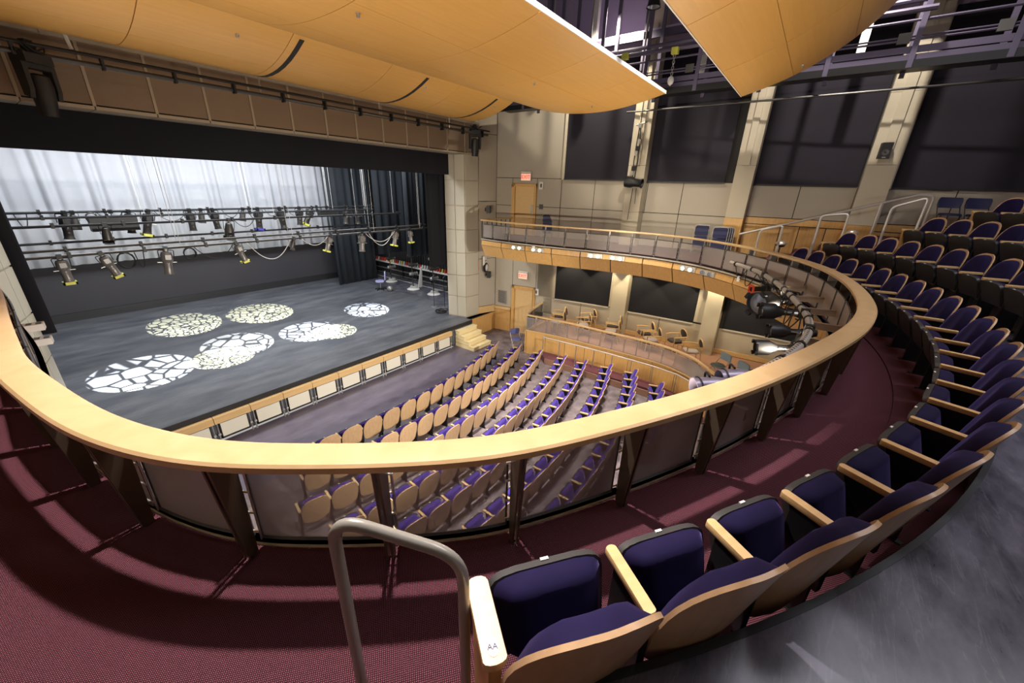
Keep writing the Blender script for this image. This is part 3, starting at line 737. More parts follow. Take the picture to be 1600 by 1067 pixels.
    M['floor_vent'] = bb.mesh('floor_vent', 'black_plastic', True)
    return M
SM = make_seat_meshes()
SMP = dict(SM)
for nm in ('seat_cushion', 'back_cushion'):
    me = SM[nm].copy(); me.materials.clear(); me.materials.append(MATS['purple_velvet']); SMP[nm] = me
def make_seat(p_arm0, p_arm1, z, nrm, label, group, S=SM, end0=False, end1=False, sx=None, sz=1., vent=False):
    """a seat between two arm positions; owns the arm at p_arm1 (and p_arm0 when it starts the row)"""
    a = Vector((*p_arm0, 0)); b = Vector((*p_arm1, 0)); c = (a+b)/2
    n = Vector((nrm[0], nrm[1], 0)).normalized(); rz = atan2(n.y, n.x)-pi/2
    t = thing('theatre_seat', label, 'seat', (c.x, c.y, z), rz, group)
    wd = (b-a).length; k = wd/.524 if sx is None else sx
    t.scale = (1, 1, 1)
    right = Vector((n.y, -n.x, 0)); s1 = 1 if (b-c).dot(right) > 0 else -1
    def put(nm, x=0, sc=(1, 1, 1), name=None):
        o = link(name or nm, S[nm], t); o.location = (x, 0, 0); o.scale = sc; return o
    kx = k; ks = (kx, 1+(kx-1)*.6, sz)
    o_ = put('back_shell', sc=ks); put('back_cushion', sc=ks); sp = put('seat_pan', sc=ks); put('seat_cushion', sc=ks)
    pl = link('number_plate', S['number_plate'], sp)
    def side(sg, end):
        if end:
            put('end_armrest', sg*wd/2, (1, 1, sz)); put('end_panel', sg*wd/2, (1, 1, sz))
        else:
            put('armrest', sg*wd/2, (1, 1+(kx-1)*.6, sz)); put('standard', sg*wd/2, (1, 1, sz))
    side(s1, end1)
    if end0 is not None: side(-s1, end0)
    return t
AA = [(.70, .60), (1.15, .24), (1.59, -.05), (2.04, -.32), (2.5, -.57), (2.99, -.79), (3.49, -1.0), (3.97, -1.15), (4.47, -1.28), (4.97, -1.39), (5.49, -1.46), (5.98, -1.50), (6.5, -1.51), (7.03, -1.48), (7.57, -1.41), (8.09, -1.33), (8.61, -1.21), (9.11, -1.07), (9.61, -.90), (10.08, -.71), (10.56, -.48), (11.02, -.22), (11.46, .07), (11.88, .38)]
def tocentre(p, q): 
    d = Vector((q[0]-p[0], q[1]-p[1], 0)); return (-d.y, d.x)
zAA = -1.40-.632
for i, (p, q) in enumerate(zip(AA, AA[1:])):
    pm = AA[max(0, i-1)]; qm = AA[min(len(AA)-1, i+2)]
    lab = 'navy theatre seat in the front balcony row, %s from the grey tubular handrail' % ORD[i+1]
    t = make_seat(p, q, zAA, tocentre(pm, qm), lab, 'front balcony row of seats', end0=True if i == 0 else None, end1=(i == len(AA)-2))
    if i == 0: SEAT0 = t
# AA row sticker on the end arm of the first seat
arm0 = [c for c in SEAT0.children if c.name.startswith('end_armrest')][0]
bb = MB(); bb.prism([(.021*cos(2*pi*k/20), .030*sin(2*pi*k/20)-.112) for k in range(20)], .632, .6335); st = bb.build('row_sticker', 'plate_white', arm0)
def text_mesh(s, size, mat, name, depth=.0):
    cu = bpy.data.curves.new(name, 'FONT'); cu.body = s; cu.size = size; cu.align_x = 'CENTER'; cu.align_y = 'CENTER'; cu.extrude = depth
    o = bpy.data.objects.new(name, cu); COL.objects.link(o)
    dg = bpy.context.evaluated_depsgraph_get(); dg.update()
    me = bpy.data.meshes.new_from_object(o.evaluated_get(dg)); bpy.data.objects.remove(o); bpy.data.curves.remove(cu)
    me.name = name; me.materials.clear(); me.materials.append(MATS[mat]); return me
tm = text_mesh('AA', .026, 'ink', 'row_letters', .0006)
o = link('row_letters', tm, arm0); o.location = (0, -.112, .6342); o.rotation_euler = (0, 0, -.12)
o.parent = arm0
def ring_row(R, z, a0, a1, n_max, name, sp=.524, end=True, lab=None, group=None):
    da = math.degrees(sp/R); n = int(abs(a1-a0)/da)
    pts = [(CC.x+R*cos(radians(a0-da*k)), CC.y+R*sin(radians(a0-da*k))) for k in range(n+1)]
    for k in range(n):
        c = Vector((*pts[k], 0)).lerp(Vector((*pts[k+1], 0)), .5)
        make_seat(pts[k], pts[k+1], z, (CC.x-c.x, CC.y-c.y), lab % ORD[k+1], group, end0=True if k == 0 else None)
ring_row(9.2, -1.0-.632, -50.6, -88, 99, 'BB', lab='navy theatre seat in the second balcony row, %s from the wall stairs', group='second balcony row of seats')
ring_row(10.1, -.58-.632, -56.2, -82, 99, 'CC', lab='navy theatre seat in the third balcony row, %s from the wall stairs', group='third balcony row of seats')
pD = at_z(1533, 329.5, -.16); aD = math.degrees(atan2(pD.y-CC.y, pD.x-CC.x)); RD = hypot(pD.x-CC.x, pD.y-CC.y)
ring_row(RD, -.16-.632, aD, aD-10, 99, 'DD', lab='navy theatre seat in the topmost row in view, %s from the blue folding chairs', group='fourth balcony row of seats')
# orchestra
ROWS = [(8.50, 11.67, 15.8), (7.53, 12.06, 16.5), (6.56, 12.14, 17), (5.58, 12.31, 18.5), (4.73, 12.45, 18.5), (3.79, 12.71, 19), (2.85, 12.87, 19), (1.95, 12.44, 19)]
XC = 6.1
rown = ['row nearest the stage', 'second row from the stage', 'third row from the stage', 'fourth row from the stage', 'fifth row from the stage', 'sixth row from the stage', 'seventh row from the stage', 'eighth row from the stage']
for r, (y0, xe, R) in enumerate(ROWS):
    sp = .588; a = math.asin((xe-XC)/R); da = sp/R; pts = []
    lim = [3.0, 2.6, 2.3, 2.3, 2.6, 2.9, 4.2, 8.5][r]
    while True:
        x = XC+R*sin(a); 
        if x < lim: break
        pts.append((x, y0+R-R*cos(a))); a -= da
    zf = -6.18-.632*1.08
    for k in range(len(pts)-1):
        c = ((pts[k][0]+pts[k+1][0])/2, (pts[k][1]+pts[k+1][1])/2)
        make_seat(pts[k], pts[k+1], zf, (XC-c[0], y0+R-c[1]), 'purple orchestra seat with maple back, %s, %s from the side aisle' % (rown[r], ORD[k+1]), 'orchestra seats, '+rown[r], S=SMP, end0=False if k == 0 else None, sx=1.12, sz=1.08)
# ---------------------------------------------------------------- foreground handrail
t = thing('tube_handrail', 'grey painted tubular handrail loop standing in the carpeted aisle in front', 'handrail', (.59, .88, Z_FLOOR))
def roundpath(P, r, n=6):
    P = [Vector(p) for p in P]; out = [P[0]]
    for a, b_, c in zip(P, P[1:], P[2:]):
        d1 = (a-b_).normalized(); d2 = (c-b_).normalized(); rr = min(r, (a-b_).length*.45, (c-b_).length*.45)
        p, q = b_+d1*rr, b_+d2*rr
        for k in range(n+1): tt = k/n; out.append(p*(1-tt)**2+b_*2*tt*(1-tt)+q*tt*tt)
    out.append(P[-1]); return out
hp = [(.44, 1.10, Z_FLOOR), (.475, 1.105, -1.055), (.60, .60, -1.02), (.735, .69, Z_FLOOR)]
h0 = Vector((.44, 1.10)); 
A_ = at_z(566, 1067, Z_FLOOR)*.92; B_ = at_z(728, 1067, Z_FLOOR)*.92
At = at_z(535, 812, -1.08); 
T = Vector((.59, .88, Z_FLOOR))
top1 = Vector((A_.x, A_.y, 0)); 
def on_vert(px, py, x, y):
    d = ray(px, py); k = hypot(x, y)/hypot(d.x, d.y); return d.z*k
z1 = on_vert(536, 800, A_.x, A_.y); z2 = on_vert(722, 880, B_.x, B_.y)
path = roundpath([(A_.x, A_.y, Z_FLOOR), (A_.x, A_.y, z1), (B_.x, B_.y, z2+.03), (B_.x, B_.y, Z_FLOOR)], .12, 8)
bb = MB(); bb.tube([p-T for p in path], .021, 14); bb.build('tube', 'rail_paint', t, True)
for q in (A_, B_):
    bb = MB(); bb.lathe([(.05, 0), (.05, .008), (.03, .014), (.022, .02)], Matrix.Translation(Vector((q.x-T.x, q.y-T.y, 0))), 14); bb.build('floor_flange', 'rail_paint', t, True)
# ================================================================== stage front: skirt modules and steps
SY = 11.76
sx = [at_y(440, 613, SY).x, at_y(655.5, 534, SY).x]; sl = (sx[1]-sx[0])/6
for i in range(-4, 8):
    x0 = sx[0]+sl*i; x1 = min(x0+sl, 11.66)
    if x1-x0 < .3: continue
    k = i+5
    t = thing('pit_rail_module', 'maple-capped pit rail module, %s from the left along the stage front' % ORD[k], 'barrier', ((x0+x1)/2, SY, Z_PIT), group='pit rail modules along the stage front')
    h = (x1-x0)/2; zc = -6.05-Z_PIT
    quick('cap_rail', [(-h+.008, h-.008, -.075, .06, zc-.20, zc)], 'maple', t)
    quick('panel', [(-h+.13, h-.13, -.03, .0, .14, zc-.24)], 'cream_panel', t)
    quick('panel_frame', [(-h+.10, h-.10, -.02, .03, .08, .14), (-h+.10, -h+.13, -.02, .03, .08, zc-.2), (h-.13, h-.10, -.02, .03, .08, zc-.2), (-h+.10, h-.10, -.02, .03, zc-.24, zc-.2)], 'black_metal', t)
    for s in (-1, 1):
        bb = MB(); bb.tube([(s*(h-.055), -.03, 0), (s*(h-.055), -.03, zc-.2)], .017, 8); bb.lathe([(.03, 0), (.03, .02)], Matrix.Translation((s*(h-.055), -.03, 0)), 8)
        bb.build('leg', 'bright_metal', t, True)
        quick('clamp', [(s*(h-.055)-.03, s*(h-.055)+.03, -.055, -.005, .22, .27)], 'bright_metal', t)
quick('trim_stage_nosing', [(-3.5, 12.9, 11.84, 11.865, Z_STAGE-.16, Z_STAGE+.003)], 'black_plastic', kind='structure')
quick('wall_stage_front', [(-3.5, 12.95, 11.90, 11.95, Z_PIT, Z_STAGE-.1)], 'black_cloth', kind='structure')
t = thing('stage_steps', 'pale wooden steps leading from the auditorium floor up to the stage', 'steps', (12.30, 11.25, Z_PIT))
for k in range(4):
    z = .19*(k+1); y0 = -.58+.29*k
    quick('step', [(-.58, .58, y0, .55, z-.19 if k else 0, z-.025)], 'wood_step', t)
    quick('tread', [(-.60, .60, y0-.02, min(y0+.32, .55), z-.025, z)], 'wood_step', t)
# ================================================================== lighting pipes over the stage
def pipe(name, label, pts, r, mat='dark_metal', cat='pipe', group=None):
    o = Vector(pts[0]); t = thing(name, label, cat, o, group=group)
    bb = MB(); bb.tube([Vector(p)-o for p in pts], r, 8); bb.build('pipe', mat, t, True); return t
BAT = []
for (x1, y1), xe, Yb, lab in (((583, 322), 0, 16.8, 'topmost black lighting pipe in front of the white curtain'), ((583, 327), 0, 16.5, 'black cable pipe just under the topmost lighting pipe'), ((626, 333), 0, 14.8, 'third black pipe from the top over the stage'), ((583, 350), 0, 16.9, 'fourth black pipe from the top over the stage, bare'), ((665, 351), 0, 14.0, 'upper grey pipe of the pair nearest the audience'), ((667, 356), 0, 13.7, 'lower grey pipe of the pair nearest the audience')):
    e = at_y(x1, y1, Yb)
    t = pipe('lighting_batten', lab, [(-1.0, Yb, e.z), (e.x, Yb, e.z)], .032, 'black_metal' if Yb > 14.2 else 'dark_metal', 'pipe', 'lighting pipes over the stage')
    BAT.append((Yb, e.z, e.x))
    cl = MB()
    for k in range(9):
        x = .8+k*(e.x)/9.+.3; cl.box(x-.03, x+.03, -.05, .05, -.05, .08)
        cl.v[-8:] = [(a+1.0, b_, c_) for a, b_, c_ in cl.v[-8:]]
    cl.build('hanging_clamps', 'black_metal', t, kind='stuff')
    for x in (3.2, 6.2, 9.3, e.x-.4):
        bb = MB(); bb.tube([(x+1, 0, 0), (x+1, 0, 6.6-e.z)], .006, 4); bb.build('lift_line', 'rope_white', t)
def spotlight(P, D, size, kind, label, gel=None, group='stage lighting fixtures', front=False):
    """P: clamp on the pipe; D: direction to the lens end; size: overall length"""
    D = Vector(D).normalized(); q = D.to_track_quat('-Z', 'X')
    t = thing('stage_light' if kind != 'flood' else 'flood_light', label, 'spotlight', P, group=group)
    t.rotation_mode = 'QUATERNION'; t.rotation_quaternion = q
    s = size; w = 1.3
    bb = MB(); bb.box(-.045, .045, -.05, .05, -.06, .05); bb.tube([(0, 0, 0), (0, 0, -.14*s)], .014, 6); bb.build('clamp', 'black_metal', t)
    if kind == 'ellipsoidal':
        r = 1.32*s
        bb = MB(); bb.lathe([(.03*r, -.10*s), (.10*r, -.13*s), (.125*r, -.22*s), (.13*r, -.40*s), (.105*r, -.46*s)], None, 14); bb.lathe([(.055*r, -.02*s), (.06*r, -.10*s)], None, 10); bb.box(-.06*r, .06*r, -.15*r, .15*r, -.36*s, -.2*s)
        bb.build('lamp_housing', 'fixture_grey' if front else 'black_metal', t, True)
        bb = MB(); bb.lathe([(.10*r, -.46*s), (.092*r, -.60*s), (.095*r, -.80*s), (.11*r, -.86*s), (.10*r, -.86*s), (.08*r, -.7*s)], None, 14); bb.build('barrel', 'fixture_grey' if front else 'dark_metal', t, True)
        bb = MB(); bb.box(-.26*s, .26*s, -.008*s, .008*s, -.475*s, -.455*s); bb.box(-.008*s, .008*s, -.2*s, .2*s, -.485*s, -.47*s); bb.build('shutter_plates', 'grey_metal', t)
        bb = MB(); bb.tube(roundpath([(-.19*s, 0, -.34*s), (-.21*s, 0, -.06*s), (.21*s, 0, -.06*s), (.19*s, 0, -.34*s)], .05*s, 3), .014*s, 6); bb.build('yoke', 'black_metal', t, True)
        if gel:
            bb = MB()
            for a in range(4):
                M = Matrix.Rotation(a*pi/2, 4, 'Z'); bb.box(-.13*r, .13*r, .095*r, .13*r, -.95*s, -.86*s, M)
            bb.build('gel_frame', gel, t)
            bb = MB(); bb.lathe([(0, -.87*s), (.1*r, -.87*s), (.1*r, -.89*s), (0, -.89*s)], None, 12); bb.build('gel', gel, t)
    elif kind == 'par':
        bb = MB(); bb.lathe([(.05*s, -.12*s), (.14*s, -.2*s), (.2*s, -.5*s), (.21*s, -.8*s), (.19*s, -.8*s), (.16*s, -.5*s)], None, 14); bb.build('lamp_can', 'dark_metal', t, True)
        bb = MB(); bb.tube(roundpath([(-.22*s, 0, -.5*s), (-.24*s, 0, -.05*s), (.24*s, 0, -.05*s), (.22*s, 0, -.5*s)], .06*s, 3), .014*s, 6); bb.build('yoke', 'black_metal', t, True)
        bb = MB(); bb.box(-.2*s, .2*s, .2*s, .22*s, -1.0*s, -.78*s); bb.box(-.2*s, .2*s, -.22*s, -.2*s, -1.0*s, -.78*s); bb.build('barn_doors', 'black_metal', t)
    elif kind == 'flood':
        bb = MB(); bb.box(-.5*s, .5*s, -.16*s, .16*s, -.52*s, -.14*s); bb.build('lamp_box', 'black_metal', t)
        bb = MB(); bb.box(-.46*s, .46*s, -.165*s, -.15*s, -.48*s, -.2*s); bb.build('reflector', 'dark_metal', t)
        bb = MB(); bb.tube([(-.3*s, 0, -.14*s), (-.3*s, 0, 0), (.3*s, 0, 0), (.3*s, 0, -.14*s)], .012, 6); bb.build('yoke', 'black_metal', t)
    return t
def on_bat(bi, px): # point of batten bi under pixel column px
    Yb, zb, xe = BAT[bi]; lo, hi = -3., 18.
    for _ in range(50):
        mid = (lo+hi)/2
        if proj((mid, Yb, zb))[0] < px: lo = mid
        else: hi = mid
    return Vector((lo, Yb, zb))
def hang(bi, px, tip, kind, label, gel=None, fwd=.0):
    P = on_bat(bi, px); Tq = at_y(tip[0], tip[1], P.y+fwd); D = Tq-P; L = D.length
    spotlight(P, D, L/.93, kind, label, gel, front=(bi >= 4))
N_ = 'hung from the pipe nearest the audience'
hang(5, 92, (110, 443), 'ellipsoidal', 'large yellow-framed spotlight at far left, '+N_, 'yellow_gel')
hang(5, 157, (186, 432), 'ellipsoidal', 'tilted yellow-framed spotlight, second from left, '+N_, 'yellow_gel')
hang(5, 258, (265, 431), 'ellipsoidal', 'spotlight with clear front, third from left, '+N_)
hang(5, 368, (384, 409), 'ellipsoidal', 'tilted spotlight with yellow frame, fourth from left, '+N_, 'yellow_gel')
hang(5, 459, (455, 389), 'par', 'grey can light, fifth from left, '+N_)
hang(5, 516, (511, 393), 'ellipsoidal', 'yellow-framed spotlight at the white curtain edge, '+N_, 'yellow_gel')
hang(5, 565, (566, 395), 'ellipsoidal', 'upright grey spotlight before the dark legs, '+N_)
hang(5, 619, (616, 384), 'ellipsoidal', 'slim spotlight, second from the right end, '+N_, 'yellow_gel')
hang(5, 640, (643, 379), 'ellipsoidal', 'slim tilted spotlight at the right end, '+N_, 'yellow_gel')
U_ = 'hung from the topmost lighting pipe'
hang(0, 99, (110, 377), 'ellipsoidal', 'spotlight with bright white lens, far left, '+U_)
hang(0, 112, (120, 357), 'par', 'short black can light beside the far left spotlight, '+U_)
hang(0, 200, (207, 367), 'ellipsoidal', 'slender black spotlight right of the flood light, '+U_)
hang(0, 231, (230, 368), 'ellipsoidal', 'black spotlight with yellow frame, '+U_, 'yellow_gel')
hang(0, 295, (303, 363), 'ellipsoidal', 'black spotlight with a pale lens near mid stage, '+U_)
hang(0, 313, (316, 347), 'par', 'small round black can light near mid stage, '+U_)
hang(0, 331, (342, 360), 'ellipsoidal', 'tilted black spotlight at mid stage, '+U_)
hang(0, 379, (379, 344), 'par', 'small black can light right of mid stage, '+U_)
hang(0, 402, (406, 359), 'ellipsoidal', 'black spotlight with blue front, '+U_, 'blue_gel')
hang(0, 436, (445, 359), 'ellipsoidal', 'grey spotlight behind the white lift lines, '+U_)
hang(0, 467, (469, 354), 'ellipsoidal', 'upright black spotlight near the right of the white curtain, '+U_)
hang(0, 487, (477, 351), 'ellipsoidal', 'left-leaning black spotlight with yellow tip, '+U_, 'yellow_gel')
hang(0, 543, (541, 352), 'ellipsoidal', 'black spotlight in front of the leg curtains, first, '+U_)
hang(0, 558, (560, 352), 'ellipsoidal', 'black spotlight in front of the leg curtains, second, '+U_)
hang(2, 163, (170, 379), 'par', 'black can light with barn doors, hung from the third pipe at left')
hang(2, 357, (359, 373), 'par', 'grey can light with barn doors, hung from the third pipe at mid stage')
P = on_bat(0, 172); spotlight(P, (0, 0, -1), 1.05, 'flood', 'wide black flood light box on the topmost lighting pipe at left')
P = on_bat(0, 510); spotlight(P, (0, 0, -1), .75, 'flood', 'small black flood light box at the right edge of the white curtain')
# hanging cable loops
def cable_loop(bi, px0, px1, sag, label, turns=1, mat='cable_black'):
    a = on_bat(bi, px0); c = on_bat(bi, px1); t = thing('cable', label, 'cable', a, group='cables looped along the lighting pipes')
    bb = MB(); n = 14
    if turns == 1: pts = [Vector(((c-a).x*k/n, -.05, -sag*4*(k/n)*(1-k/n)-.03)) for k in range(n+1)]
    else:
        r = (c-a).x/2; pts = []
        for k in range(turns*14+1):
            an = 2*pi*k/14; rr = r*(1+.08*sin(k)); pts.append(Vector((r+rr*sin(an), -.05-.01*(k/14), -r*1.1+rr*1.15*cos(an)-.03)))
    bb.tube(pts, .011, 5); bb.build('cable_run', mat, t, True)
CBL = ['coiled black cable between the two far left yellow-gel spotlights', 'coiled dark cable right of the clear-fronted spotlight', 'cable drooping from the clear-fronted spotlight to the tilted fourth spotlight', 'white cable in a long sag below the front pipe at mid stage',
       'coiled black cable on the topmost pipe left of the flood light', 'cable loop at the extreme left end of the topmost pipe', 'cable sagging over the flood light box at left', 'cable sagging between the yellow-framed and pale-lensed spotlights at left of mid stage', 'cable loop left of the small can light at mid stage', 'short cable loop beside the blue-fronted spotlight', 'cable loop right of the blue-fronted spotlight',
       'cable loop between the grey spotlight and the upright black one', 'upper pale cable sagging in front of the dark leg curtains', 'lower pale cable sagging in front of the dark leg curtains', 'single cable drop beside the second tilted spotlight', 'cable loop on the third pipe at mid stage', 'pale cable loop left of the curtain-edge spotlight']
for bi, a, c, s, tn, m_ in ((5, 178, 206, 0, 3, 'cable_black'), (5, 283, 302, 0, 4, 'cable_black'), (5, 302, 362, .35, 1, 'cable_black'), (5, 385, 452, .55, 1, 'rope_white'), (0, 130, 149, 0, 4, 'cable_black'), (0, 20, 40, .35, 1, 'cable_black'), (0, 150, 190, .2, 1, 'cable_black'), (0, 240, 290, .3, 1, 'cable_black'), (0, 345, 372, .25, 1, 'cable_black'), (0, 385, 400, .3, 1, 'cable_black'), (0, 412, 432, .25, 1, 'cable_black'), (0, 447, 466, .25, 1, 'cable_black'), (5, 570, 615, .35, 1, 'rope_white'), (5, 575, 612, .5, 1, 'rope_white'), (5, 208, 222, .4, 1, 'cable_black'), (2, 365, 395, .2, 1, 'cable_black'), (5, 470, 510, .25, 1, 'rope_white')):
    cable_loop(bi, a, c, s, CBL.pop(0), tn, m_)
# ================================================================== items on the stage, right wing
def circle_tube(bb, c, r, tr, n=16):
    bb.tube([Vector(c)+Vector((r*cos(2*pi*k/n), r*sin(2*pi*k/n), 0)) for k in range(n)], tr, 6, closed=True)
p = at_z(595, 452.5, Z_STAGE)
t = thing('office_chair', 'pale blue swivel chair standing on the stage in front of the dark leg curtain', 'chair', p, radians(55))
bb = MB()
for k in range(5): a = 2*pi*k/5; bb.bar((0, 0, .09), (.3*cos(a), .3*sin(a), .06), .05, .035); bb.lathe([(.03, 0), (.03, .05)], Matrix.Translation((.3*cos(a), .3*sin(a), 0)), 8)
bb.build('star_base', 'black_plastic', t)
bb = MB(); bb.tube([(0, 0, .09), (0, 0, .47)], .028, 10); bb.build('column', 'grey_metal', t, True)
bb = MB(); rows = []
for sc, z in ((.8, .47), (1, .49), (1, .54), (.85, .565)): rows.append([(.27*sc*(abs(cos(a))**.6)*(1 if cos(a) > 0 else -1), .26*sc*(abs(sin(a))**.6)*(1 if sin(a) > 0 else -1), z) for a in [2*pi*k/20 for k in range(20)]])
bb.grid(rows, True); bb.f += [tuple(range(19, -1, -1)), tuple(60+j for j in range(20))]; bb.build('seat', 'lavender_fabric', t, True)
bb = MB(); hb = lambda z: .23*max(.02, (1-max(0, (z-.85)/.25)**2.5))**.4 if z > .85 else .2+.03*(z-.6)/.25
fr = sheet_outline(hb, [.6, .65, .75, .85, .95, 1.03, 1.08, 1.097], lambda z: -.25-.06*(z-.6), 7, .03); bk = [[(x, y-.06, z) for x, y, z in r] for r in fr]
bb.shell(fr, bk); bb.build('backrest', 'lavender_fabric', t, True)
bb = MB(); bb.bar((0, -.1, .48), (0, -.3, .62), .05, .02); bb.build('back_stem', 'black_plastic', t)
p = at_z(609.5, 455, Z_STAGE); t = thing('ball_weight', 'dull grey round ball on the stage floor beside the pale blue chair', 'ball', p)
bb = MB(); bb.lathe([(.01, 0)]+[(.17*sin(pi*k/10), .17-.17*cos(pi*k/10)) for k in range(1, 10)]+[(.01, .34)], None, 16); bb.build('ball', 'grey_metal', t, True)
bb = MB(); circle_tube(bb, (0, 0, .35), .04, .008, 10); bb.build('ring', 'dark_metal', t)
def boom(px, py, h, label, panel=False):
    p = at_z(px, py, Z_STAGE); t = thing('lighting_boom', label, 'light stand', p, group='lighting booms in the right wing')
    bb = MB(); bb.lathe([(.36, 0), (.38, .03), (.3, .08), (.08, .1), (.04, .14)], None, 16); bb.build('weighted_base', 'white_paint', t, True)
    bb = MB(); bb.tube([(0, 0, .1), (0, 0, h)], .03, 8); bb.build('pole', 'dark_metal', t, True)
    for k in range(int((h-.9)/.55)+1):
        z = .95+.55*k; s = .42
        M = Matrix.Translation((0, 0, z)) @ Matrix.Rotation(pi/2, 4, 'Y') @ Matrix.Rotation(.3*k, 4, 'X')
        bb = MB(); bb.lathe([(.05, -.22), (.10, -.18), (.12, 0), (.09, .06), (.08, .3), (.1, .34)], M, 12); bb.build('lamp', 'dark_metal' if k % 2 else 'grey_metal', t, True)
        bb = MB(); bb.box(-.06, .06, -.06, .06, z-.06, z+.06); bb.build('clamp', 'black_metal', t)
    bb = MB(); circle_tube(bb, (.1, .05, .16), .22, .02); circle_tube(bb, (.08, .02, .2), .19, .02); bb.build('coiled_cable', 'rope_white', t, True)
    if panel:
        bb = MB(); bb.prism([(-.17, 0), (.17, 0), (.06, 1.25), (-.03, 1.3)], -.015, .015, Matrix.Translation((.32, -.25, .12)) @ Matrix.Rotation(pi/2, 4, 'X') @ Matrix.Rotation(.15, 4, 'X')); bb.build('white_board', 'white_paint', t)
boom(612, 440, 2.6, 'lighting boom with pale round base farthest upstage behind the blue chair')
boom(646, 452, 2.5, 'lighting boom with white base and leaning white board, middle of the three', True)
boom(678, 460, 2.5, 'lighting boom with pale base nearest the proscenium pier')
for px, py, lab in ((678.7, 479.5, 'thin black microphone stand left of the pier, the left of two'), (695, 481, 'thin black microphone stand close against the pier, the right of two')):
    p = at_z(px, py, Z_STAGE); t = thing('microphone_stand', lab, 'stand', p)
    bb = MB(); bb.lathe([(.17, 0), (.17, .02), (.05, .04)], None, 14); bb.build('base', 'grey_metal', t, True)
    bb = MB(); bb.tube([(0, 0, .03), (0, 0, 1.6)], .014, 8); bb.build('pole', 'black_metal', t, True)
    bb = MB(); bb.tube([(-.06, 0, 1.55), (.1, 0, 1.68)], .02, 8); bb.build('clip', 'black_plastic', t)
p = at_z(691, 488, Z_STAGE); t = thing('cable_pile', 'heap of black coiled cable on the stage floor beside the pale pier', 'cable', p)
bb = MB(); R_ = random.Random(3)
for k in range(5): circle_tube(bb, (R_.uniform(-.12, .12), R_.uniform(-.08, .08), .03+.025*k), .2+.05*R_.random(), .018, 14)
bb.build('coils', 'cable_black', t, True, kind='stuff')
# rope lock rail on the right stage wall
t = thing('rope_lock_rail', 'long steel rope lock rail with ropes and coloured handles along the right stage wall', 'rail', (16.4, 20.5, Z_STAGE))
L0, L1 = -6.6, 3.9
for z, r in ((.86, .05), (.42, .035), (.08, .03)):
    bb = MB(); bb.bar((0, L0, z), (0, L1, z), r*2); bb.build('rail_bar', 'white_paint' if z > .5 else 'grey_metal', t)
bb = MB(); cw = MB(); cr = MB(); cy = MB()
R_ = random.Random(11); n = 46
for k in range(n):
    y = L0+(L1-L0)*(k+.5)/n; bb.tube([(.14, y, 0), (.14, y, 8)], .016, 4, cap=False); bb.tube([(.22, y, 0), (.22, y, 8)], .016, 4, cap=False)
    (cr if R_.random() < .5 else cy if R_.random() < .4 else cw).bar((-.06, y, .92), (-.02, y, 1.14), .06, .08)
bb.build('ropes', 'dark_metal', t, kind='stuff'); cw.build('rope_locks', 'white_paint', t, kind='stuff'); cr.build('red_handles', 'red_light', t, kind='stuff'); cy.build('yellow_handles', 'yellow_gel', t, kind='stuff')
for k in range(8):
    y = L0+.3+k*1.42; quick('stanchion', [(-.04, .04, y-.04, y+.04, 0, .86)], 'black_metal', t)
t = thing('stage_wing_line', 'white painted guide line on the wing floor in front of the rope rail', 'marking', (15.75, 18, Z_STAGE+.006)); quick('line', [(-.04, .04, -4, 5.5, 0, .003)], 'white_paint', t)
# ================================================================== overhead wood clouds
def cloud(name, label, YZ, x0, x1, seams_x, seams_u, end_shift=None, thick=.05):
    """YZ: cross section polyline; sheet runs along X and is cut into veneer panels"""
    t = thing(name, label, 'ceiling panel', ((x0+x1)/2, YZ[0][0], YZ[0][1]))
    # smooth cross section
    P = [Vector((0, y, z)) for y, z in YZ]; pts = []
    for i in range(len(P)-1):
        p0, p1, p2, p3 = P[max(0, i-1)], P[i], P[i+1], P[min(len(P)-1, i+2)]
        for k in range(8):
            s = k/8; pts.append(.5*((2*p1)+(-p0+p2)*s+(2*p0-5*p1+4*p2-p3)*s*s+(-p0+3*p1-3*p2+p3)*s**3))
    pts.append(P[-1]); n = len(pts)-1
    tx = Vector(t.location)
    xs = [x0]+list(seams_x)+[x1]; us = [0]+list(seams_u)+[1]
    def at(u):
        f = u*n; i = min(n-1, int(f)); return pts[i].lerp(pts[i+1], f-i)
    for r, (ua, ub) in enumerate(zip(us, us[1:])):
        off = 0
        for xa, xb in zip(xs, xs[1:]):
            if xb-xa < .2: continue
            g = .007; rows = []; back = []
            m_ = 9
            for k in range(m_):
                u = ua+(ub-ua)*k/(m_-1); q = at(u)
                if k == 0: q = q+(at(min(1, u+.01))-q)*(g/max(.01, (at(min(1, u+.01))-q).length)) if r else q
                e0 = end_shift(u) if (end_shift and xb == x1) else 0
                rows.append([Vector((xa+g, q.y, q.z))-tx, Vector(((xa+xb)/2, q.y, q.z))-tx, Vector((xb-g+e0, q.y, q.z))-tx])
                back.append([v+Vector((0, 0, thick)) for v in rows[-1]])
            bb = MB(); bb.shell(rows, back); bb.build('veneer_panel', 'cloud_veneer', t, True, ang=40)
    rows = [[Vector((x0+.02, q.y, q.z+thick+.004))-tx, Vector((x1-.02 + 0, q.y, q.z+thick+.004))-tx] for q in pts[1:-1]]
    bb = MB(); bb.shell(rows, [[v+Vector((0, 0, .02)) for v in r] for r in rows]); bb.build('light_block_sheet', 'joint_dark', t, True, ang=40)  # added sheet that keeps light from leaking through the panel seams
    q = pts[0]; bb = MB(); bb.bar(Vector((x0, q.y, q.z+.03))-tx, Vector((x1, q.y, q.z+.03))-tx, .02, .075); bb.build('lit_edge_strip', 'white_paint', t)  # white strip puts the light along this edge into the colour
    return t, at
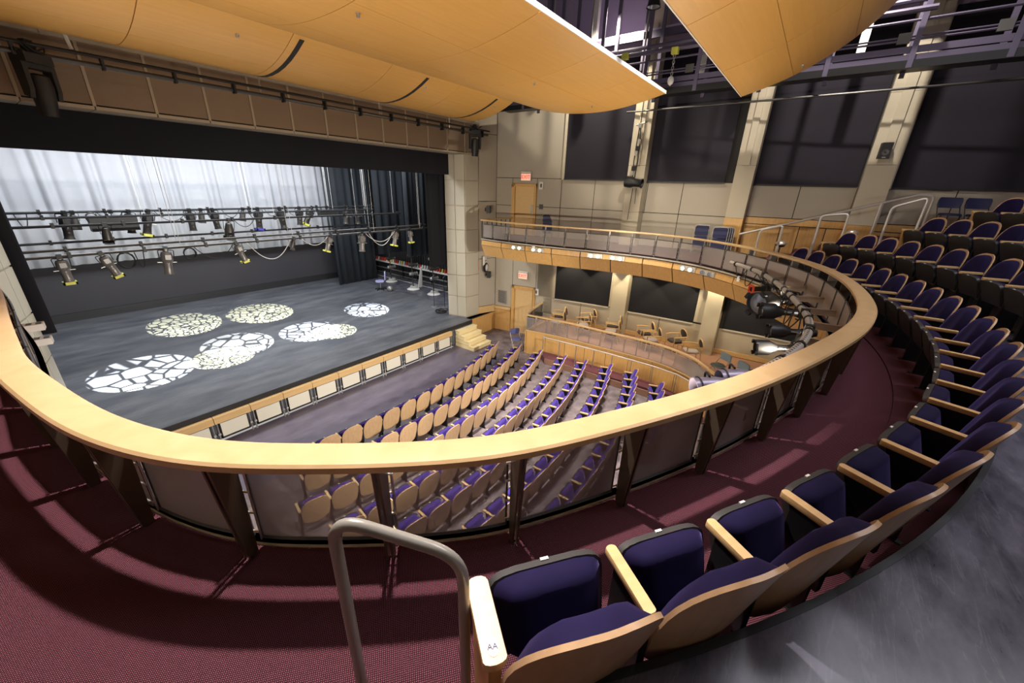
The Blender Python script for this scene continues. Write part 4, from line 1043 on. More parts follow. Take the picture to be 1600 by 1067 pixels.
C1 = [(8.85, 3.0), (9.3, 2.72), (9.9, 2.47), (10.5, 2.32), (11.1, 2.27), (11.6, 2.32), (12.0, 2.42)]
C2 = [(4.17, 2.56), (4.8, 2.41), (5.6, 2.28), (6.4, 2.245), (7.2, 2.28), (8.0, 2.40), (8.75, 2.59)]
C3 = [(2.24, 2.31), (1.69, 2.47), (1.1, 2.70), (.58, 2.99), (.12, 3.34), (-.3, 3.80), (-.7, 4.4)]
c1, at1 = cloud('ceiling_cloud', 'curved maple ceiling panel with dark slots, nearest the stage', C1, -4, 12.3, [.2, 2.55, 4.9, 7.3, 9.7], [.5])
c2, at2 = cloud('ceiling_cloud', 'big curved maple ceiling panel in the middle with a pointed right tip', C2, -4, 12.6, [-.5, 1.6, 3.9, 6.2, 8.4, 10.5], [.36, .68])
c3, at3 = cloud('ceiling_cloud', 'curved maple ceiling panel at the upper right, nearest the seats', C3, -3, 12.6, [4.4, 7.2, 10.0], [.3, .62])
for (xa, lab) in ((5.1, 'left'), (8.5, 'middle'), (11.5, 'right')):
    t = thing('cloud_slot', 'narrow dark slot cut through the panel nearest the stage, %s one of three' % lab, 'slot', (xa, 9.4, 2.6))
    rows = []; bk = []
    for k in range(9):
        q = at1(.18+.72*k/8); rows.append([Vector((xa-.05, q.y, q.z-.006))-Vector(t.location), Vector((xa+.05, q.y, q.z-.006))-Vector(t.location)]); bk.append([v+Vector((0, 0, .02)) for v in rows[-1]])
    bb = MB(); bb.shell(rows, bk); bb.build('opening', 'joint_dark', t)
    q = at1(.82)
    t = thing('support_chain', 'steel chain dropping from the %s slot to the front pipe' % lab, 'chain', (xa, 11.6, 1.98))
    bb = MB()
    for k in range(8): bb.tube([Vector((.018*cos(2*pi*j/8), 0, .03*sin(2*pi*j/8)+.025+.045*k)) if k % 2 else Vector((0, .018*cos(2*pi*j/8), .03*sin(2*pi*j/8)+.025+.045*k)) for j in range(8)], .006, 4, closed=True)
    bb.build('links', 'bright_metal', t)
for i, (px, py, at_, lo, hi) in enumerate(((559, 20, at2, 0, 1), (835, 129, at2, 0, 1), (925, 165, at2, 0, 1), (664, 135, at1, 0, 1), (773, 165, at1, 0, 1), (370, 53, at1, 0, 1), (1254, 102, at3, 0, 1))):
    d = ray(px, py); best = min((abs(at_(k/200).z/at_(k/200).y-d.z/d.y), k/200) for k in range(201) if at_(k/200).y > .3); q = at_(best[1]); p = d*(q.z/d.z)
    lab = ('small sprinkler head under the middle ceiling panel, left of centre', 'small sprinkler head under the middle ceiling panel, towards its tip', 'small sprinkler head close to the lower tip of the middle panel', 'small sprinkler head under the stage-side panel by the middle slot', 'small sprinkler head at the bright right end of the stage-side panel', 'small sprinkler head under the stage-side panel, far left', 'small sprinkler head under the upper right ceiling panel')[i]
    t = thing('sprinkler_head', lab, 'sprinkler', p)
    bb = MB(); bb.lathe([(.035, 0), (.035, -.008), (.014, -.012), (.012, -.04)], None, 10); bb.build('fitting', 'bright_metal', t, True)
    bb = MB(); bb.lathe([(.03, -.05), (.03, -.054)], None, 10); bb.box(-.028, -.022, -.004, .004, -.052, -.01); bb.box(.022, .028, -.004, .004, -.052, -.01); bb.build('deflector', 'grey_metal', t)
t = pipe('front_pipe', 'long dark pipe under the wood panel in front of the proscenium header', [(-2, 11.62, 1.9), (13.7, 11.62, 1.97)], .045, 'dark_metal')
bb = MB(); bb.tube([(0, -.1, .14), (15.7, -.1, .2)], .03, 6); bb.build('cable_tray', 'black_metal', t)
for k in range(14):
    bb = MB(); bb.box(1+k*1.1-.02, 1+k*1.1+.02, -.12, .03, -.05, .18); bb.build('bracket', 'black_metal', t)
def moving_light(P, s, yaw, label):
    t = thing('moving_head_light', label, 'moving light', P, yaw); t.scale = (s, s, s)
    bb = MB(); bb.box(-.06, .06, -.06, .06, -.12, .06); bb.box(-.22, .22, -.05, .05, -.16, -.1); bb.build('clamp', 'black_metal', t)
    bb = MB(); bb.box(-.2, .2, -.16, .16, -.30, -.15); bb.build('base', 'black_plastic', t)
    bb = MB()
    for sg in (-1, 1): bb.prism([(-.10, -.36), (.10, -.36), (.08, -.80), (-.04, -.84), (-.09, -.7)], sg*.2-.035, sg*.2+.035, Matrix(((0, 0, 1, 0), (1, 0, 0, 0), (0, 1, 0, 0), (0, 0, 0, 1))))
    bb.box(-.235, .235, -.1, .1, -.38, -.30); bb.build('yoke_arms', 'black_plastic', t)
    hdm = MB(); M = Matrix.Translation((0, 0, -.74)) @ Matrix.Rotation(.12, 4, 'X')
    hdm.lathe([(.06, .3), (.13, .27), (.155, .1), (.15, -.1), (.13, -.3), (.125, -.36), (.105, -.36), (.10, -.3)], M, 16); h = hdm.build('head', 'black_plastic', t, True)
    bb = MB(); bb.lathe([(.0, -.33), (.1, -.33), (.1, -.34), (.0, -.34)], M, 14); bb.build('lens', 'lens_glass', h)
    bb = MB(); bb.box(.09, .15, -.05, .05, -.05, .12, M); bb.box(.1, .14, -.04, .04, -.2, -.1, M); bb.build('display', 'vent_grey', h)
    bb = MB(); R_ = random.Random(5)
    for k in range(4): bb.tube([(R_.uniform(-.3, -.1), R_.uniform(-.1, .1), .0), (R_.uniform(-.2, .2), -.15, -.12), (R_.uniform(.1, .3), R_.uniform(-.1, .1), .02)], .014, 5)
    bb.build('cables', 'cable_black', t, True)
moving_light(at_y(40, 68, 11.62)+Vector((0, 0, .0)), 1.0, .5, 'large black moving head light hung at the top left corner in front of the header')
moving_light(at_y(742, 197, 11.62), .98, -.6, 'black moving head light at the right end of the front pipe')
t = thing('pipe_hanger', 'grey steel hanger strap with twisted cable holding the front pipe at top left', 'hanger', at_y(78, 55, 11.6))
bb = MB(); bb.bar((0, .05, 1.2), (-.12, .02, .02), .16, .02); bb.build('strap', 'grey_metal', t)
bb = MB(); bb.tube([(0.05, 0, 1.1), (.22, 0, -.15)], .03, 6); bb.build('twisted_cable', 'rope_white', t, True)
# ================================================================== catwalk along the right wall
XC0, XC1 = 13.6, 14.6
t_cw = thing('catwalk', 'purple steel catwalk with pipe railings and toe boards along the right wall', 'catwalk', (XC0, 0, 2.88))
zc = 0
def cwp(nm, boxes, mat): 
    bb = MB()
    for q in boxes: bb.box(*q)
    return bb.build(nm, mat, t_cw)
cwp('deck', [(.06, 1.05, -5, 11.2, -.01, .05)], 'black_metal')
cwp('toe_board', [(0, .05, -5, 11.2, .03, .14)], 'purple_steel'); cwp('toe_board', [(0.01, .05, -5, 11.2, .17, .30)], 'purple_steel')
cwp('edge_beam', [(-.02, .06, -5, 11.2, -.13, .03)], 'black_metal')
for z, r in ((.42, .022), (.48, .018), (.78, .028), (1.15, .055)):
    bb = MB(); bb.tube([(.02, -5, z), (.02, 11.2, z)], r, 8); bb.build('guard_pipe', 'purple_steel', t_cw, True)
y = -3.9
while y < 11:
    cwp('post', [(-.03, .0, y-.05, y+.05, -.12, 3.2), (0, .10, y-.008, y+.008, -.12, 3.2)], 'purple_steel')
    cwp('post', [(1.0, 1.06, y-.05, y+.05, -.12, 3.2)], 'purple_steel')
    cwp('conduit_box', [(-.01, .05, y+.12, y+.34, .36, .56)], 'vent_grey')
    y += 1.52
for x, z, lab in ((15.4, 2.35, 'thin dark pipe running along the dark shades under the catwalk'),):
    pipe('wall_pipe', lab, [(15.35, -6, 2.66), (15.35, 6.4, 2.66)], .03, 'dark_metal')
t = thing('upper_gallery', 'upper purple steel gallery beam with vents above the catwalk', 'gallery', (14.75, 3, 4.6))
quick('beam', [(0, .12, -8, 9, 0, .2)], 'purple_steel', t)
for k in range(8): quick('vent_slat', [(.0, .02, -3+k*.55, -2.6+k*.55, .26, .42)], 'black_metal', t)
quick('slab', [(0.02, 2, -8, 9, .2, .26)], 'purple_wall', t)
for k in range(6): quick('column', [(.0, .18, -3+k*1.9, -2.82+k*1.9, -1.2, 4)], 'purple_steel' if k % 2 else 'white_paint', t)
quick('window_panel', [(1.62, 1.68, 3.0, 4.0, .9, 2.3)], 'white_paint', t)
for i, (px, py) in enumerate(((977, 89), (1055, 80))):
    p = at_x(px, py, 13.3)
    t = thing('chain_hoist', 'yellow chain hoist hook hanging below the catwalk pipe, %s one' % ('left', 'right')[i], 'hoist', p)
    quick('hook_block', [(-.07, .07, -.09, .09, -.07, .09)], 'yellow_gel', t)
    bb = MB()
    for k in range(7): bb.tube([Vector((.03*cos(2*pi*j/8), 0, .045*sin(2*pi*j/8)-.12-.07*k)) if k % 2 else Vector((0, .03*cos(2*pi*j/8), .045*sin(2*pi*j/8)-.12-.07*k)) for j in range(8)], .011, 4, closed=True)
    bb.build('chain', 'grey_metal', t)
    bb = MB(); bb.lathe([(.01, -.62)]+[(.09*sin(pi*k/8), -.71-.09*-cos(pi*k/8)*1.3) for k in range(1, 8)]+[(.01, -.84)], None, 12); bb.build('weight', 'white_paint', t, True)
pipe('hoist_pipe', 'lilac pipe carrying the yellow chain hoists above the middle panel', [(13.4, -1, at_x(1055, 80, 13.3).z+.06), (13.4, 8, at_x(977, 89, 13.3).z+.06)], .06, 'purple_steel')
p = at_x(1021, 12, 13.2); t = thing('work_lamp', 'round black work lamp hanging between the wood panels', 'lamp', p)
bb = MB(); bb.lathe([(.05, .35), (.1, .3), (.2, .0), (.19, 0), (.09, .26)], None, 16); bb.build('shade', 'black_metal', t, True)
bb = MB(); bb.lathe([(0, .02), (.17, .02), (.17, .03), (0, .03)], None, 14); bb.build('lens', 'lens_glass', t)
for i, px in enumerate((865, 893, 925, 970, 1012)):
    p = at_x(px, 40, 12.9+.2*i)
    t = thing('hanging_wire', 'thin steel suspension cable above the middle panel, %s from the left' % ORD[i+1], 'cable', (p.x, p.y, 2.9))
    bb = MB(); bb.tube([(0, 0, 0), (0, 0, 4)], .012 if i % 2 else .03, 5); bb.build('wire', 'grey_metal', t)
quick('ceiling_roof', [(-5, 17.5, -9, 13, 9.8, 10)], 'purple_wall', kind='structure')
# ================================================================== side box under the balcony
BR = [(13.15, 8.85), (13.3, 8.0), (13.42, 7.0), (13.45, 5.7), (13.5, 4.05), (13.42, 3.0), (13.05, 2.1), (12.59, 1.63), (12.12, 1.21)]
BP, BSTEP = spline(BR, .06)
BN = [(p, -n) for p, n in normals(BP)]            # outward = towards the house wall
BN = [(p, n if n.x > 0 else -n) for p, n in BN]
ZBR, ZBM = -5.05, -5.74
fl = slab('floor_box', [(p.x+n.x*.03, p.y+n.y*.03) for p, n in BN]+[(12.2, -3), (16.5, -3), (16.2, 2.2), (16.0, 5), (15.6, 7.6), (15.25, 9.3), (15.1, 9.42)], Z_PIT, Z_BOX, 'riser_brown')
bx = bpy.data.objects.new('wall_box_front', None); COL.objects.link(bx); bx['kind'] = 'structure'
def bpt(i, o, z): p, n = BN[i]; return Vector((p.x+n.x*o, p.y+n.y*o, z))
nb = 9; bi = [len(BP)-1-(len(BP)-1)*(nb-k)//nb for k in range(nb+1)]
for a, c in zip(bi, bi[1:]):
    ii = list(range(a, c+1))
    lo = [bpt(i, -.03, Z_PIT) for i in ii]; hi = [bpt(i, -.03, ZBM-.02) for i in ii]
    for r in (lo, hi): r[0] = r[0].lerp(r[1], .15); r[-1] = r[-1].lerp(r[-2], .15)
    bb = MB(); bb.shell([lo, hi], [[v+Vector((.03, 0, 0)) for v in lo], [v+Vector((.03, 0, 0)) for v in hi]]); bb.build('wood_panel', 'maple_panel', bx)
bb = MB(); bb.sweep(BN, [(-.05, ZBM-.04), (.0, ZBM-.04), (.0, ZBM), (-.05, ZBM)]); bb.build('panel_cap', 'maple', bx)
quick('wood_panel', [(13.12, 15.2, 8.86, 8.92, Z_PIT, ZBM-.02)], 'maple_panel', bx).rotation_euler = (0, 0, 0)
t = thing('box_railing', 'maple topped guard rail of the side box with perforated screens, curving past the armchairs', 'railing', (13.45, 5, Z_BOX))
tl = Vector(t.location)
bb = MB(); bb.sweep([(p-tl, n) for p, n in BN], [(-.05, ZBR-.06-tl.z), (.05, ZBR-.06-tl.z), (.05, ZBR-.01-tl.z), (.03, ZBR-tl.z), (-.03, ZBR-tl.z), (-.05, ZBR-.01-tl.z)]); bb.build('rail_cap', 'maple_rail', t, True)
ret = spline([(13.15, 8.85), (13.45, 9.0), (14.2, 9.2), (15.15, 9.38)], .08)[0]
bb = MB(); bb.tube([p-tl+Vector((0, 0, ZBR-.03)) for p in ret], .05, 8); bb.build('rail_cap', 'maple_rail', t, True)
for k in range(14):
    p = ret[int((len(ret)-1)*k/13)]-tl; quick('baluster', [(p.x-.012, p.x+.012, p.y-.02, p.y+.02, 0, ZBR-.05-tl.z)], 'dark_metal', t)
for k in range(18):
    i = int((len(BP)-1)*k/17); p = BP[i]-tl
    quick('post', [(p.x-.03, p.x+.03, p.y-.012, p.y+.012, 0, ZBR-.05-tl.z)], 'maple' if k % 2 else 'grey_metal', t)
for k in range(9):
    ii = range(int((len(BP)-1)*k/9), int((len(BP)-1)*(k+1)/9)+1)
    bb = MB(); bb.grid([[bpt(i, -.045, z)-tl for i in ii] for z in (ZBM+.02, ZBR-.13)]); bb.build('mesh_screen', 'perforated', t, True)
bb = MB(); bb.tube([bpt(i, -.045, ZBR-.13)-tl for i in range(0, len(BP), 3)], .010, 5); bb.build('screen_top_bar', 'grey_metal', t, True)
# raised side aisle and its steel hand rail
slab('floor_side_aisle', [(13.3, 8.3), (12.72, 7.6), (12.75, 6.0), (12.9, 4.0), (12.9, 2.5), (12.6, 1.2), (12.2, 1.2), (12.12, 1.25), (12.59, 1.67), (13.05, 2.15), (13.42, 3.05), (13.5, 4.05), (13.44, 5.7), (13.4, 7)], Z_PIT, -6.60, 'red_carpet')
quick('trim_aisle_riser', [(12.70, 12.73, 1.2, 7.6, Z_PIT, -6.605)], 'riser_brown', kind='structure')
t = thing('aisle_handrail', 'long brushed steel handrail on posts in front of the side box', 'handrail', (13, 5, -6.6)); tl = Vector(t.location)
AH = [Vector((*p, -5.78)) for p in ((12.93, 7.85), (12.98, 7.1), (13.03, 6.35), (13.08, 5.6), (13.1, 4.85), (13.1, 4.1), (13.08, 3.3), (12.95, 2.45), (12.55, 1.75))]
bb = MB(); bb.tube([p-tl for p in AH], .024, 8); bb.tube([AH[0]-tl, AH[0]-tl+Vector((0, 0, -.1))], .024, 8); bb.build('rail', 'silver_paint', t, True)
for p in AH:
    q = p-tl; quick('post', [(q.x-.03, q.x+.03, q.y-.01, q.y+.01, 0, q.z)], 'grey_metal', t)
# ---------------------------------------------------------------- chairs
def armchair(P, rz, label, fab):
    t = thing('armchair', label, 'chair', P, rz, 'wooden armchairs in the side box')
    bb = MB(); rows = []
    for sc, z in ((.9, .40), (1, .42), (1, .46), (.88, .49)): rows.append([(.25*sc*(abs(cos(a))**.5)*(1 if cos(a) > 0 else -1), .25*sc*(abs(sin(a))**.5)*(1 if sin(a) > 0 else -1)+.02, z) for a in [2*pi*k/20 for k in range(20)]])
    bb.grid(rows, True); bb.f += [tuple(range(19, -1, -1)), tuple(60+j for j in range(20))]; bb.build('seat', fab, t, True)
    for sx_ in (-1, 1):
        bb = MB(); bb.tube([(sx_*.27, .26, 0), (sx_*.27, .24, .66)], .022, 6); bb.build('leg', 'maple', t, True)
        bb = MB(); bb.tube([(sx_*.24, -.34, 0), (sx_*.24, -.25, .42), (sx_*.24, -.30, .68)], .022, 6); bb.build('leg', 'maple', t, True)
        bb = MB(); bb.tube([(sx_*.27, .29, .66), (sx_*.285, .1, .67), (sx_*.265, -.12, .67), (sx_*.23, -.29, .66)], .024, 6); bb.build('arm', 'maple', t, True)
    bb = MB(); M = Matrix.Translation((0, -.31, .72)) @ Matrix.Rotation(radians(-12), 4, 'X')
    bb.tube([M @ Vector((.225*cos(2*pi*k/20), 0, .20*sin(2*pi*k/20))) for k in range(20)], .024, 6, closed=True); bb.bar((-.23, .24, .41), (.23, .24, .41), .03, .05); bb.bar((-.23, -.25, .41), (.23, -.25, .41), .03, .05); bb.build('back_frame', 'maple', t, True)
    bb = MB(); bb.lathe([(.01, -.03), (.15, -.03), (.2, 0), (.15, .03), (.01, .03)], M @ Matrix.Rotation(pi/2, 4, 'X'), 18); bb.build('back_pad', 'chair_fabric', t, True)
for i, ((x, y), rz, fab, lab) in enumerate((((14.85, 8.25), .3, 'chair_fabric', 'maple armchair against the box wall, nearest the lower exit door'), ((14.2, 7.95), .3, 'print_fabric', 'maple armchair at the box rail, nearest the lower exit door'),
        ((15.35, 7.04), .75, 'chair_fabric', 'dark-padded maple armchair under the first shade, against the wall'), ((14.6, 6.9), .6, 'print_fabric', 'maple armchair at the rail in front of the first dark shade'),
        ((15.3, 5.82), .3, 'chair_fabric', 'maple armchair against the slim pilaster under the balcony'), ((14.6, 5.6), .3, 'print_fabric', 'maple armchair at the rail in front of the slim pilaster'),
        ((15.35, 4.45), .6, 'chair_fabric', 'maple armchair under the second shade, against the wall'), ((14.8, 4.0), .6, 'print_fabric', 'maple armchair at the rail in front of the second dark shade'),
        ((15.3, 3.2), .85, 'chair_fabric', 'black-seated maple armchair standing alone near the wide pilaster'), ((14.62, 2.45), .55, 'print_fabric', 'maple armchair with pale print seat, closest to the folding chairs'))):
    armchair((x, y, Z_BOX), rz, lab, fab)
def folding_chair(P, rz, label, fab, frame='silver_paint', group=None, s=1.0):
    t = thing('folding_chair', label, 'chair', P, rz, group); t.scale = (s, s, s)
    for sg in (-1, 1):
        bb = MB(); bb.tube([(sg*.22, .26, 0), (sg*.22, -.2, .62), (sg*.22, -.24, .82)], .012, 6); bb.build('front_leg', frame, t, True)
        bb = MB(); bb.tube([(sg*.19, -.26, 0), (sg*.19, .12, .43)], .012, 6); bb.build('rear_leg', frame, t, True)
    bb = MB(); bb.tube([(-.22, .20, .08), (.22, .20, .08)], .008, 5); bb.tube([(-.19, -.2, .07), (.19, -.2, .07)], .008, 5); bb.build('cross_bar', frame, t, True)
    bb = MB(); rows = []
    for sc, z in ((.95, .42), (1, .43), (1, .455), (.9, .475)): rows.append([(.20*sc*(abs(cos(a))**.6)*(1 if cos(a) > 0 else -1), .21*sc*(abs(sin(a))**.6)*(1 if sin(a) > 0 else -1)+.01, z) for a in [2*pi*k/20 for k in range(20)]])
    bb.grid(rows, True); bb.f += [tuple(range(19, -1, -1)), tuple(60+j for j in range(20))]; bb.build('seat', fab, t, True)
    hb = lambda z: .235-.03*max(0, (abs(z-.73)-.06)/.07)**2
    fr = [[(hb(z)*(2*j/8-1), -.235-.05*(z-.6)-.03*(1-(2*j/8-1)**2), z) for j in range(9)] for z in (.60, .62, .67, .73, .79, .84, .86)]
    bb = MB(); bb.shell(fr, [[(x, y+.035, z) for x, y, z in r] for r in fr]); bb.build('backrest', fab, t, True, ang=50)
    return t
folding_chair((13.86, 1.39, Z_BOX), .85, 'pale blue folding chair in the side box beside the last armchair', 'pale_blue_fabric')
folding_chair((13.40, .80, Z_BOX), .85, 'pale blue folding chair partly behind the big lamp drums', 'pale_blue_fabric')
folding_chair((13.30, 9.50, Z_PIT+.012), radians(150), 'blue folding chair on the floor in front of the lower exit door', 'blue_fabric')
for (px, py), lab in (((1492, 315), 'dark blue folding chair at the top of the wall stairs, left one'), ((1537, 315), 'dark blue folding chair at the top of the wall stairs, behind a navy seat')):
    d = at_x(px, py, 15.3); folding_chair((15.3 if px < 1500 else 15.25, d.y, Z_T3+.02), radians(100), lab, 'blue_vinyl', 'dark_metal')
def folded(P, rz, label, lean=.14):
    t = thing('folded_chair', label, 'chair', P, rz, 'folded chairs leaning on the balcony wall')
    M = Matrix.Rotation(lean, 4, 'X')
    def body(z0, z1, mat, nm, y0, y1, w_):
        bb = MB(); f_ = lambda z: w_-.03*max(0, (abs(z-(z0+z1)/2)-(z1-z0)/2+.06)/.06)**2
        zs = [z0+(z1-z0)*k/6 for k in range(7)]
        fr = [[M @ Vector((f_(z)*(2*j/6-1), y0, z)) for j in range(7)] for z in zs]; bk = [[M @ Vector((f_(z)*(2*j/6-1), y1, z)) for j in range(7)] for z in zs]
        bb.shell(fr, bk); bb.build(nm, mat, t, True, ang=40)
    body(.62, .96, 'blue_vinyl', 'backrest', .0, .03, .215); body(.18, .60, 'blue_vinyl', 'seat', .0, .035, .215)
    bb = MB(); bb.tube([M @ Vector(v) for v in roundpath([(-.235, .015, 0), (-.235, .015, .985), (.235, .015, .985), (.235, .015, 0)], .08, 5)], .012, 6); bb.build('frame', 'silver_paint', t, True)
    bb = MB(); bb.tube([M @ Vector((-.2, -.02, .02)), M @ Vector((-.2, -.02, .6))], .011, 5); bb.tube([M @ Vector((.2, -.02, .02)), M @ Vector((.2, -.02, .6))], .011, 5); bb.build('rear_frame', 'grey_metal', t, True)
    return t
def wall_rz(Y): return pi/2+.06                    # back turned to the right-hand wall: local +y faces -x
for k, (x, y, lab) in enumerate(((15.12, 9.35, 'single dark blue folded chair leaning beside the upper exit door'),
        (15.45, 3.10, 'dark blue folded chair, front one of the left pair leaning below the second shade'), (15.55, 3.08, 'dark blue folded chair, rear one of the left pair leaning below the second shade'),
        (15.02, 2.42, 'dark blue folded chair, outermost of the stack against the wide pilaster'), (15.12, 2.37, 'dark blue folded chair, second of the stack against the wide pilaster'), (15.22, 2.32, 'dark blue folded chair, third of the stack against the wide pilaster'), (15.32, 2.27, 'dark blue folded chair, innermost of the stack against the wide pilaster'))):
    folded((x, y, Z_FLOOR), radians(100) if k else radians(118), lab)
# ---------------------------------------------------------------- stair handrails on the right
def loop_rail(name, label, pts, r, mat, posts=()):
    o = Vector(pts[0]); t = thing(name, label, 'handrail', o, group='handrails by the wall stairs')
    bb = MB(); bb.tube([p-o for p in roundpath(pts, .10, 5)], r, 8); bb.build('tube', mat, t, True)
    for a, c in posts:
        bb = MB(); bb.tube([Vector(a)-o, Vector(c)-o], r, 8); bb.build('post', mat, t, True)
def atx(px, py, X): return at_x(px, py, X)
for k, (q, zb, lab) in enumerate((([(1188, 360), (1224, 352)], Z_FLOOR, 'lowest grey tube handrail loop beside the wall stairs'), ([(1284, 337), (1327, 334)], Z_T1, 'middle grey tube handrail loop beside the wall stairs'), ([(1394, 324), (1451, 309)], Z_T2, 'highest grey tube handrail loop near the blue folding chairs'))):
    X = 12.9; a = atx(*q[0], X); c = atx(*q[1], X)
    loop_rail('stair_handrail', lab, [(X, a.y, zb), a, c, (X, c.y, zb+.2)], .024, 'silver_paint')
w0 = [at_x(*p, 15.55) for p in ((1155, 366), (1440, 304), (1460, 307))]
pp = [at_x(*p, 15.55) for p in ((1283, 338), (1378, 317))]
loop_rail('wall_handrail', 'long thin handrail climbing along the wood wainscot beside the stairs', [w0[0], w0[1], w0[2], Vector((15.55, w0[2].y, Z_T3))], .034, 'silver_paint', [((15.55, p.y, Z_FLOOR+.3), p) for p in pp])
for (px, py), zb, lab in (((1220, 381), Z_FLOOR+.2, 'round chrome dome lamp behind the first front-row seats'), ((1331, 365), Z_T1+.1, 'round chrome dome lamp behind the second-row seats')):
    p = at_x(px, py, 13.9); t = thing('dome_lamp', lab, 'lamp', (p.x, p.y, zb))
    bb = MB(); bb.tube([(0, 0, 0), (0, 0, p.z-zb)], .02, 8); bb.build('stem', 'dark_metal', t, True)
    bb = MB(); bb.lathe([(.13, -.02)]+[(.13*cos(pi/2*k/6)+.005, .09*sin(pi/2*k/6)) for k in range(7)], Matrix.Translation((0, 0, p.z-zb)), 16); bb.build('dome', 'bright_metal', t, True)
    bb = MB(); bb.lathe([(.125, -.02), (.09, -.08), (.02, -.1)], Matrix.Translation((0, 0, p.z-zb)), 16); bb.build('shade_bottom', 'black_metal', t, True)
# ---------------------------------------------------------------- front-of-house lighting pipe
FP = [at_z(x, y, -1.72) for x, y in ((1142, 410), (1182, 423), (1211, 440), (1232, 458), (1253, 482), (1264, 500), (1263, 520), (1250, 540), (1225, 560), (1190, 580), (1150, 595), (1095, 614))]
FS = spline([(p.x, p.y) for p in FP], .08)[0]
zf = -1.72
t = thing('front_lighting_pipe', 'curved grey perforated lighting pipe bracketed to the balcony front', 'pipe', (FS[0].x, FS[0].y, zf)); tl = Vector(t.location)
bb = MB(); bb.tube([p+Vector((0, 0, zf))-tl for p in FS], .05, 12); bb.build('pipe', 'pipe_grey', t, True)
bb = MB()
for k in range(2, len(FS)-2):
    p = FS[k]+Vector((0, 0, zf+.046))-tl; bb.box(p.x-.012, p.x+.012, p.y-.012, p.y+.012, p.z, p.z+.006)
bb.build('slots', 'black_metal', t, kind='stuff')
bb = MB()
for k in range(3, len(FS)-1, 9):
    a, c = FS[k], FS[min(k+1, len(FS)-1)]; d = (c-a).normalized()*.03; q = a+Vector((0, 0, zf))-tl; bb.tube([q-d, q+d], .062, 12)
bb.build('clamp_bands', 'black_metal', t, kind='stuff')
for k in range(2, len(FS), 11):
    p = FS[k]; j = nearest(p.x, p.y); e = offp(j, -.03)
    bb = MB(); bb.bar(Vector((p.x, p.y, zf-.04))-tl, Vector((e.x, e.y, zf-.02))-tl, .05, .10); bb.build('bracket', 'header_panel', t)
def fs_at(px):
    return min(FS, key=lambda p: (proj((p.x, p.y, zf))[0]-px[0])**2+(proj((p.x, p.y, zf))[1]-px[1])**2)
def foh(rear, tip, kind, label):
    p = fs_at(rear); zc_ = zf-.33
    a_ = at_z(rear[0], rear[1], zc_); c_ = at_z(tip[0], tip[1], zc_-.04); L_ = (c_-a_).length
    n_ = min(FS, key=lambda q: (q.x-a_.x)**2+(q.y-a_.y)**2); p = n_; drop = .33; s = L_/.98
    D = (c_-a_).normalized()
    t = thing('front_spotlight', label, 'spotlight', (p.x, p.y, zf), group='front-of-house spotlights on the curved pipe')
    C_ = Vector((a_.x-p.x, a_.y-p.y, zc_-zf))+D*.12*s; q = D.to_track_quat('-Z', 'X').to_matrix().to_4x4(); M = Matrix.Translation(C_) @ q
    bb = MB(); bb.box(-.05, .05, -.06, .06, -.08, .06); bb.tube([(0, 0, -.05), C_+Vector((0, 0, .17*s))], .016, 6)
    bb.tube([M @ Vector(v) for v in roundpath([(-.16*s, 0, 0), (-.16*s, .16*s, .02), (.16*s, .16*s, .02), (.16*s, 0, 0)], .05, 4)], .013, 6); bb.build('clamp_and_yoke', 'black_metal', t)
    bb = MB(); bb.lathe([(.03*s, .34*s), (.10*s, .32*s), (.115*s, .18*s), (.12*s, .02*s), (.09*s, -.06*s)], M, 14); bb.box(-.13*s, .13*s, -.03*s, .03*s, .04*s, .26*s, M); bb.build('lamp_housing', 'black_plastic', t, True)
    if kind == 'cone':
        bb = MB(); bb.lathe([(.085*s, -.06*s), (.09*s, -.30*s), (.20*s, -.50*s), (.21*s, -.80*s), (.19*s, -.80*s), (.18*s, -.52*s)], M, 18); bb.build('lens_tube', 'black_plastic', t, True)
        bb = MB(); bb.lathe([(0, -.70*s), (.2*s, -.70*s), (.19*s, -.73*s), (0, -.76*s)], M, 18); bb.build('lens', 'lens_glass', t, True)
        bb = MB()
        for a in range(4): bb.box(-.05*s, .05*s, .19*s, .245*s, -.85*s, -.79*s, M @ Matrix.Rotation(a*pi/2+.5, 4, 'Z'))
        bb.build('gel_holder', 'black_metal', t)
        bb = MB(); bb.tube([M @ Vector((0, .09*s, -.02*s)), M @ Vector((.02, .09*s, -.3*s))], .022*s, 8); bb.lathe([(.05*s, -.1*s), (.05*s, -.02*s)], M @ Matrix.Translation((0, .1*s, 0)), 10); bb.build('focus_knob', 'grey_metal', t, True)
    elif kind == 'short':
        bb = MB(); bb.lathe([(.085*s, -.06*s), (.09*s, -.3*s), (.11*s, -.36*s), (.1*s, -.36*s), (.08*s, -.2*s)], M, 14); bb.build('lens_tube', 'black_plastic', t, True)
        bb = MB()
        for a in range(4): bb.box(-.13*s, .13*s, .095*s, .13*s, -.42*s, -.36*s, M @ Matrix.Rotation(a*pi/2, 4, 'Z'))
        bb.build('gel_holder', 'red_light', t)
        bb = MB(); bb.box(-.22*s, .22*s, -.008, .008, -.1*s, -.07*s, M); bb.build('shutter_plates', 'grey_metal', t)
    return t
foh((1197, 451), (1152, 452.5), 'short', 'small black spotlight with red-edged gel holder at the far end of the curved pipe')
foh((1240, 467), (1178, 475), 'cone', 'black spotlight with round glass lens, farthest big one on the curved pipe')
foh((1254, 489), (1184, 485), 'cone', 'black spotlight with flared hood, second big one on the curved pipe')
foh((1262, 520), (1198, 516), 'cone', 'black spotlight with flared hood, third big one on the curved pipe')
foh((1242, 545), (1177, 542), 'cone', 'largest black flared spotlight hanging at the bend of the curved pipe')
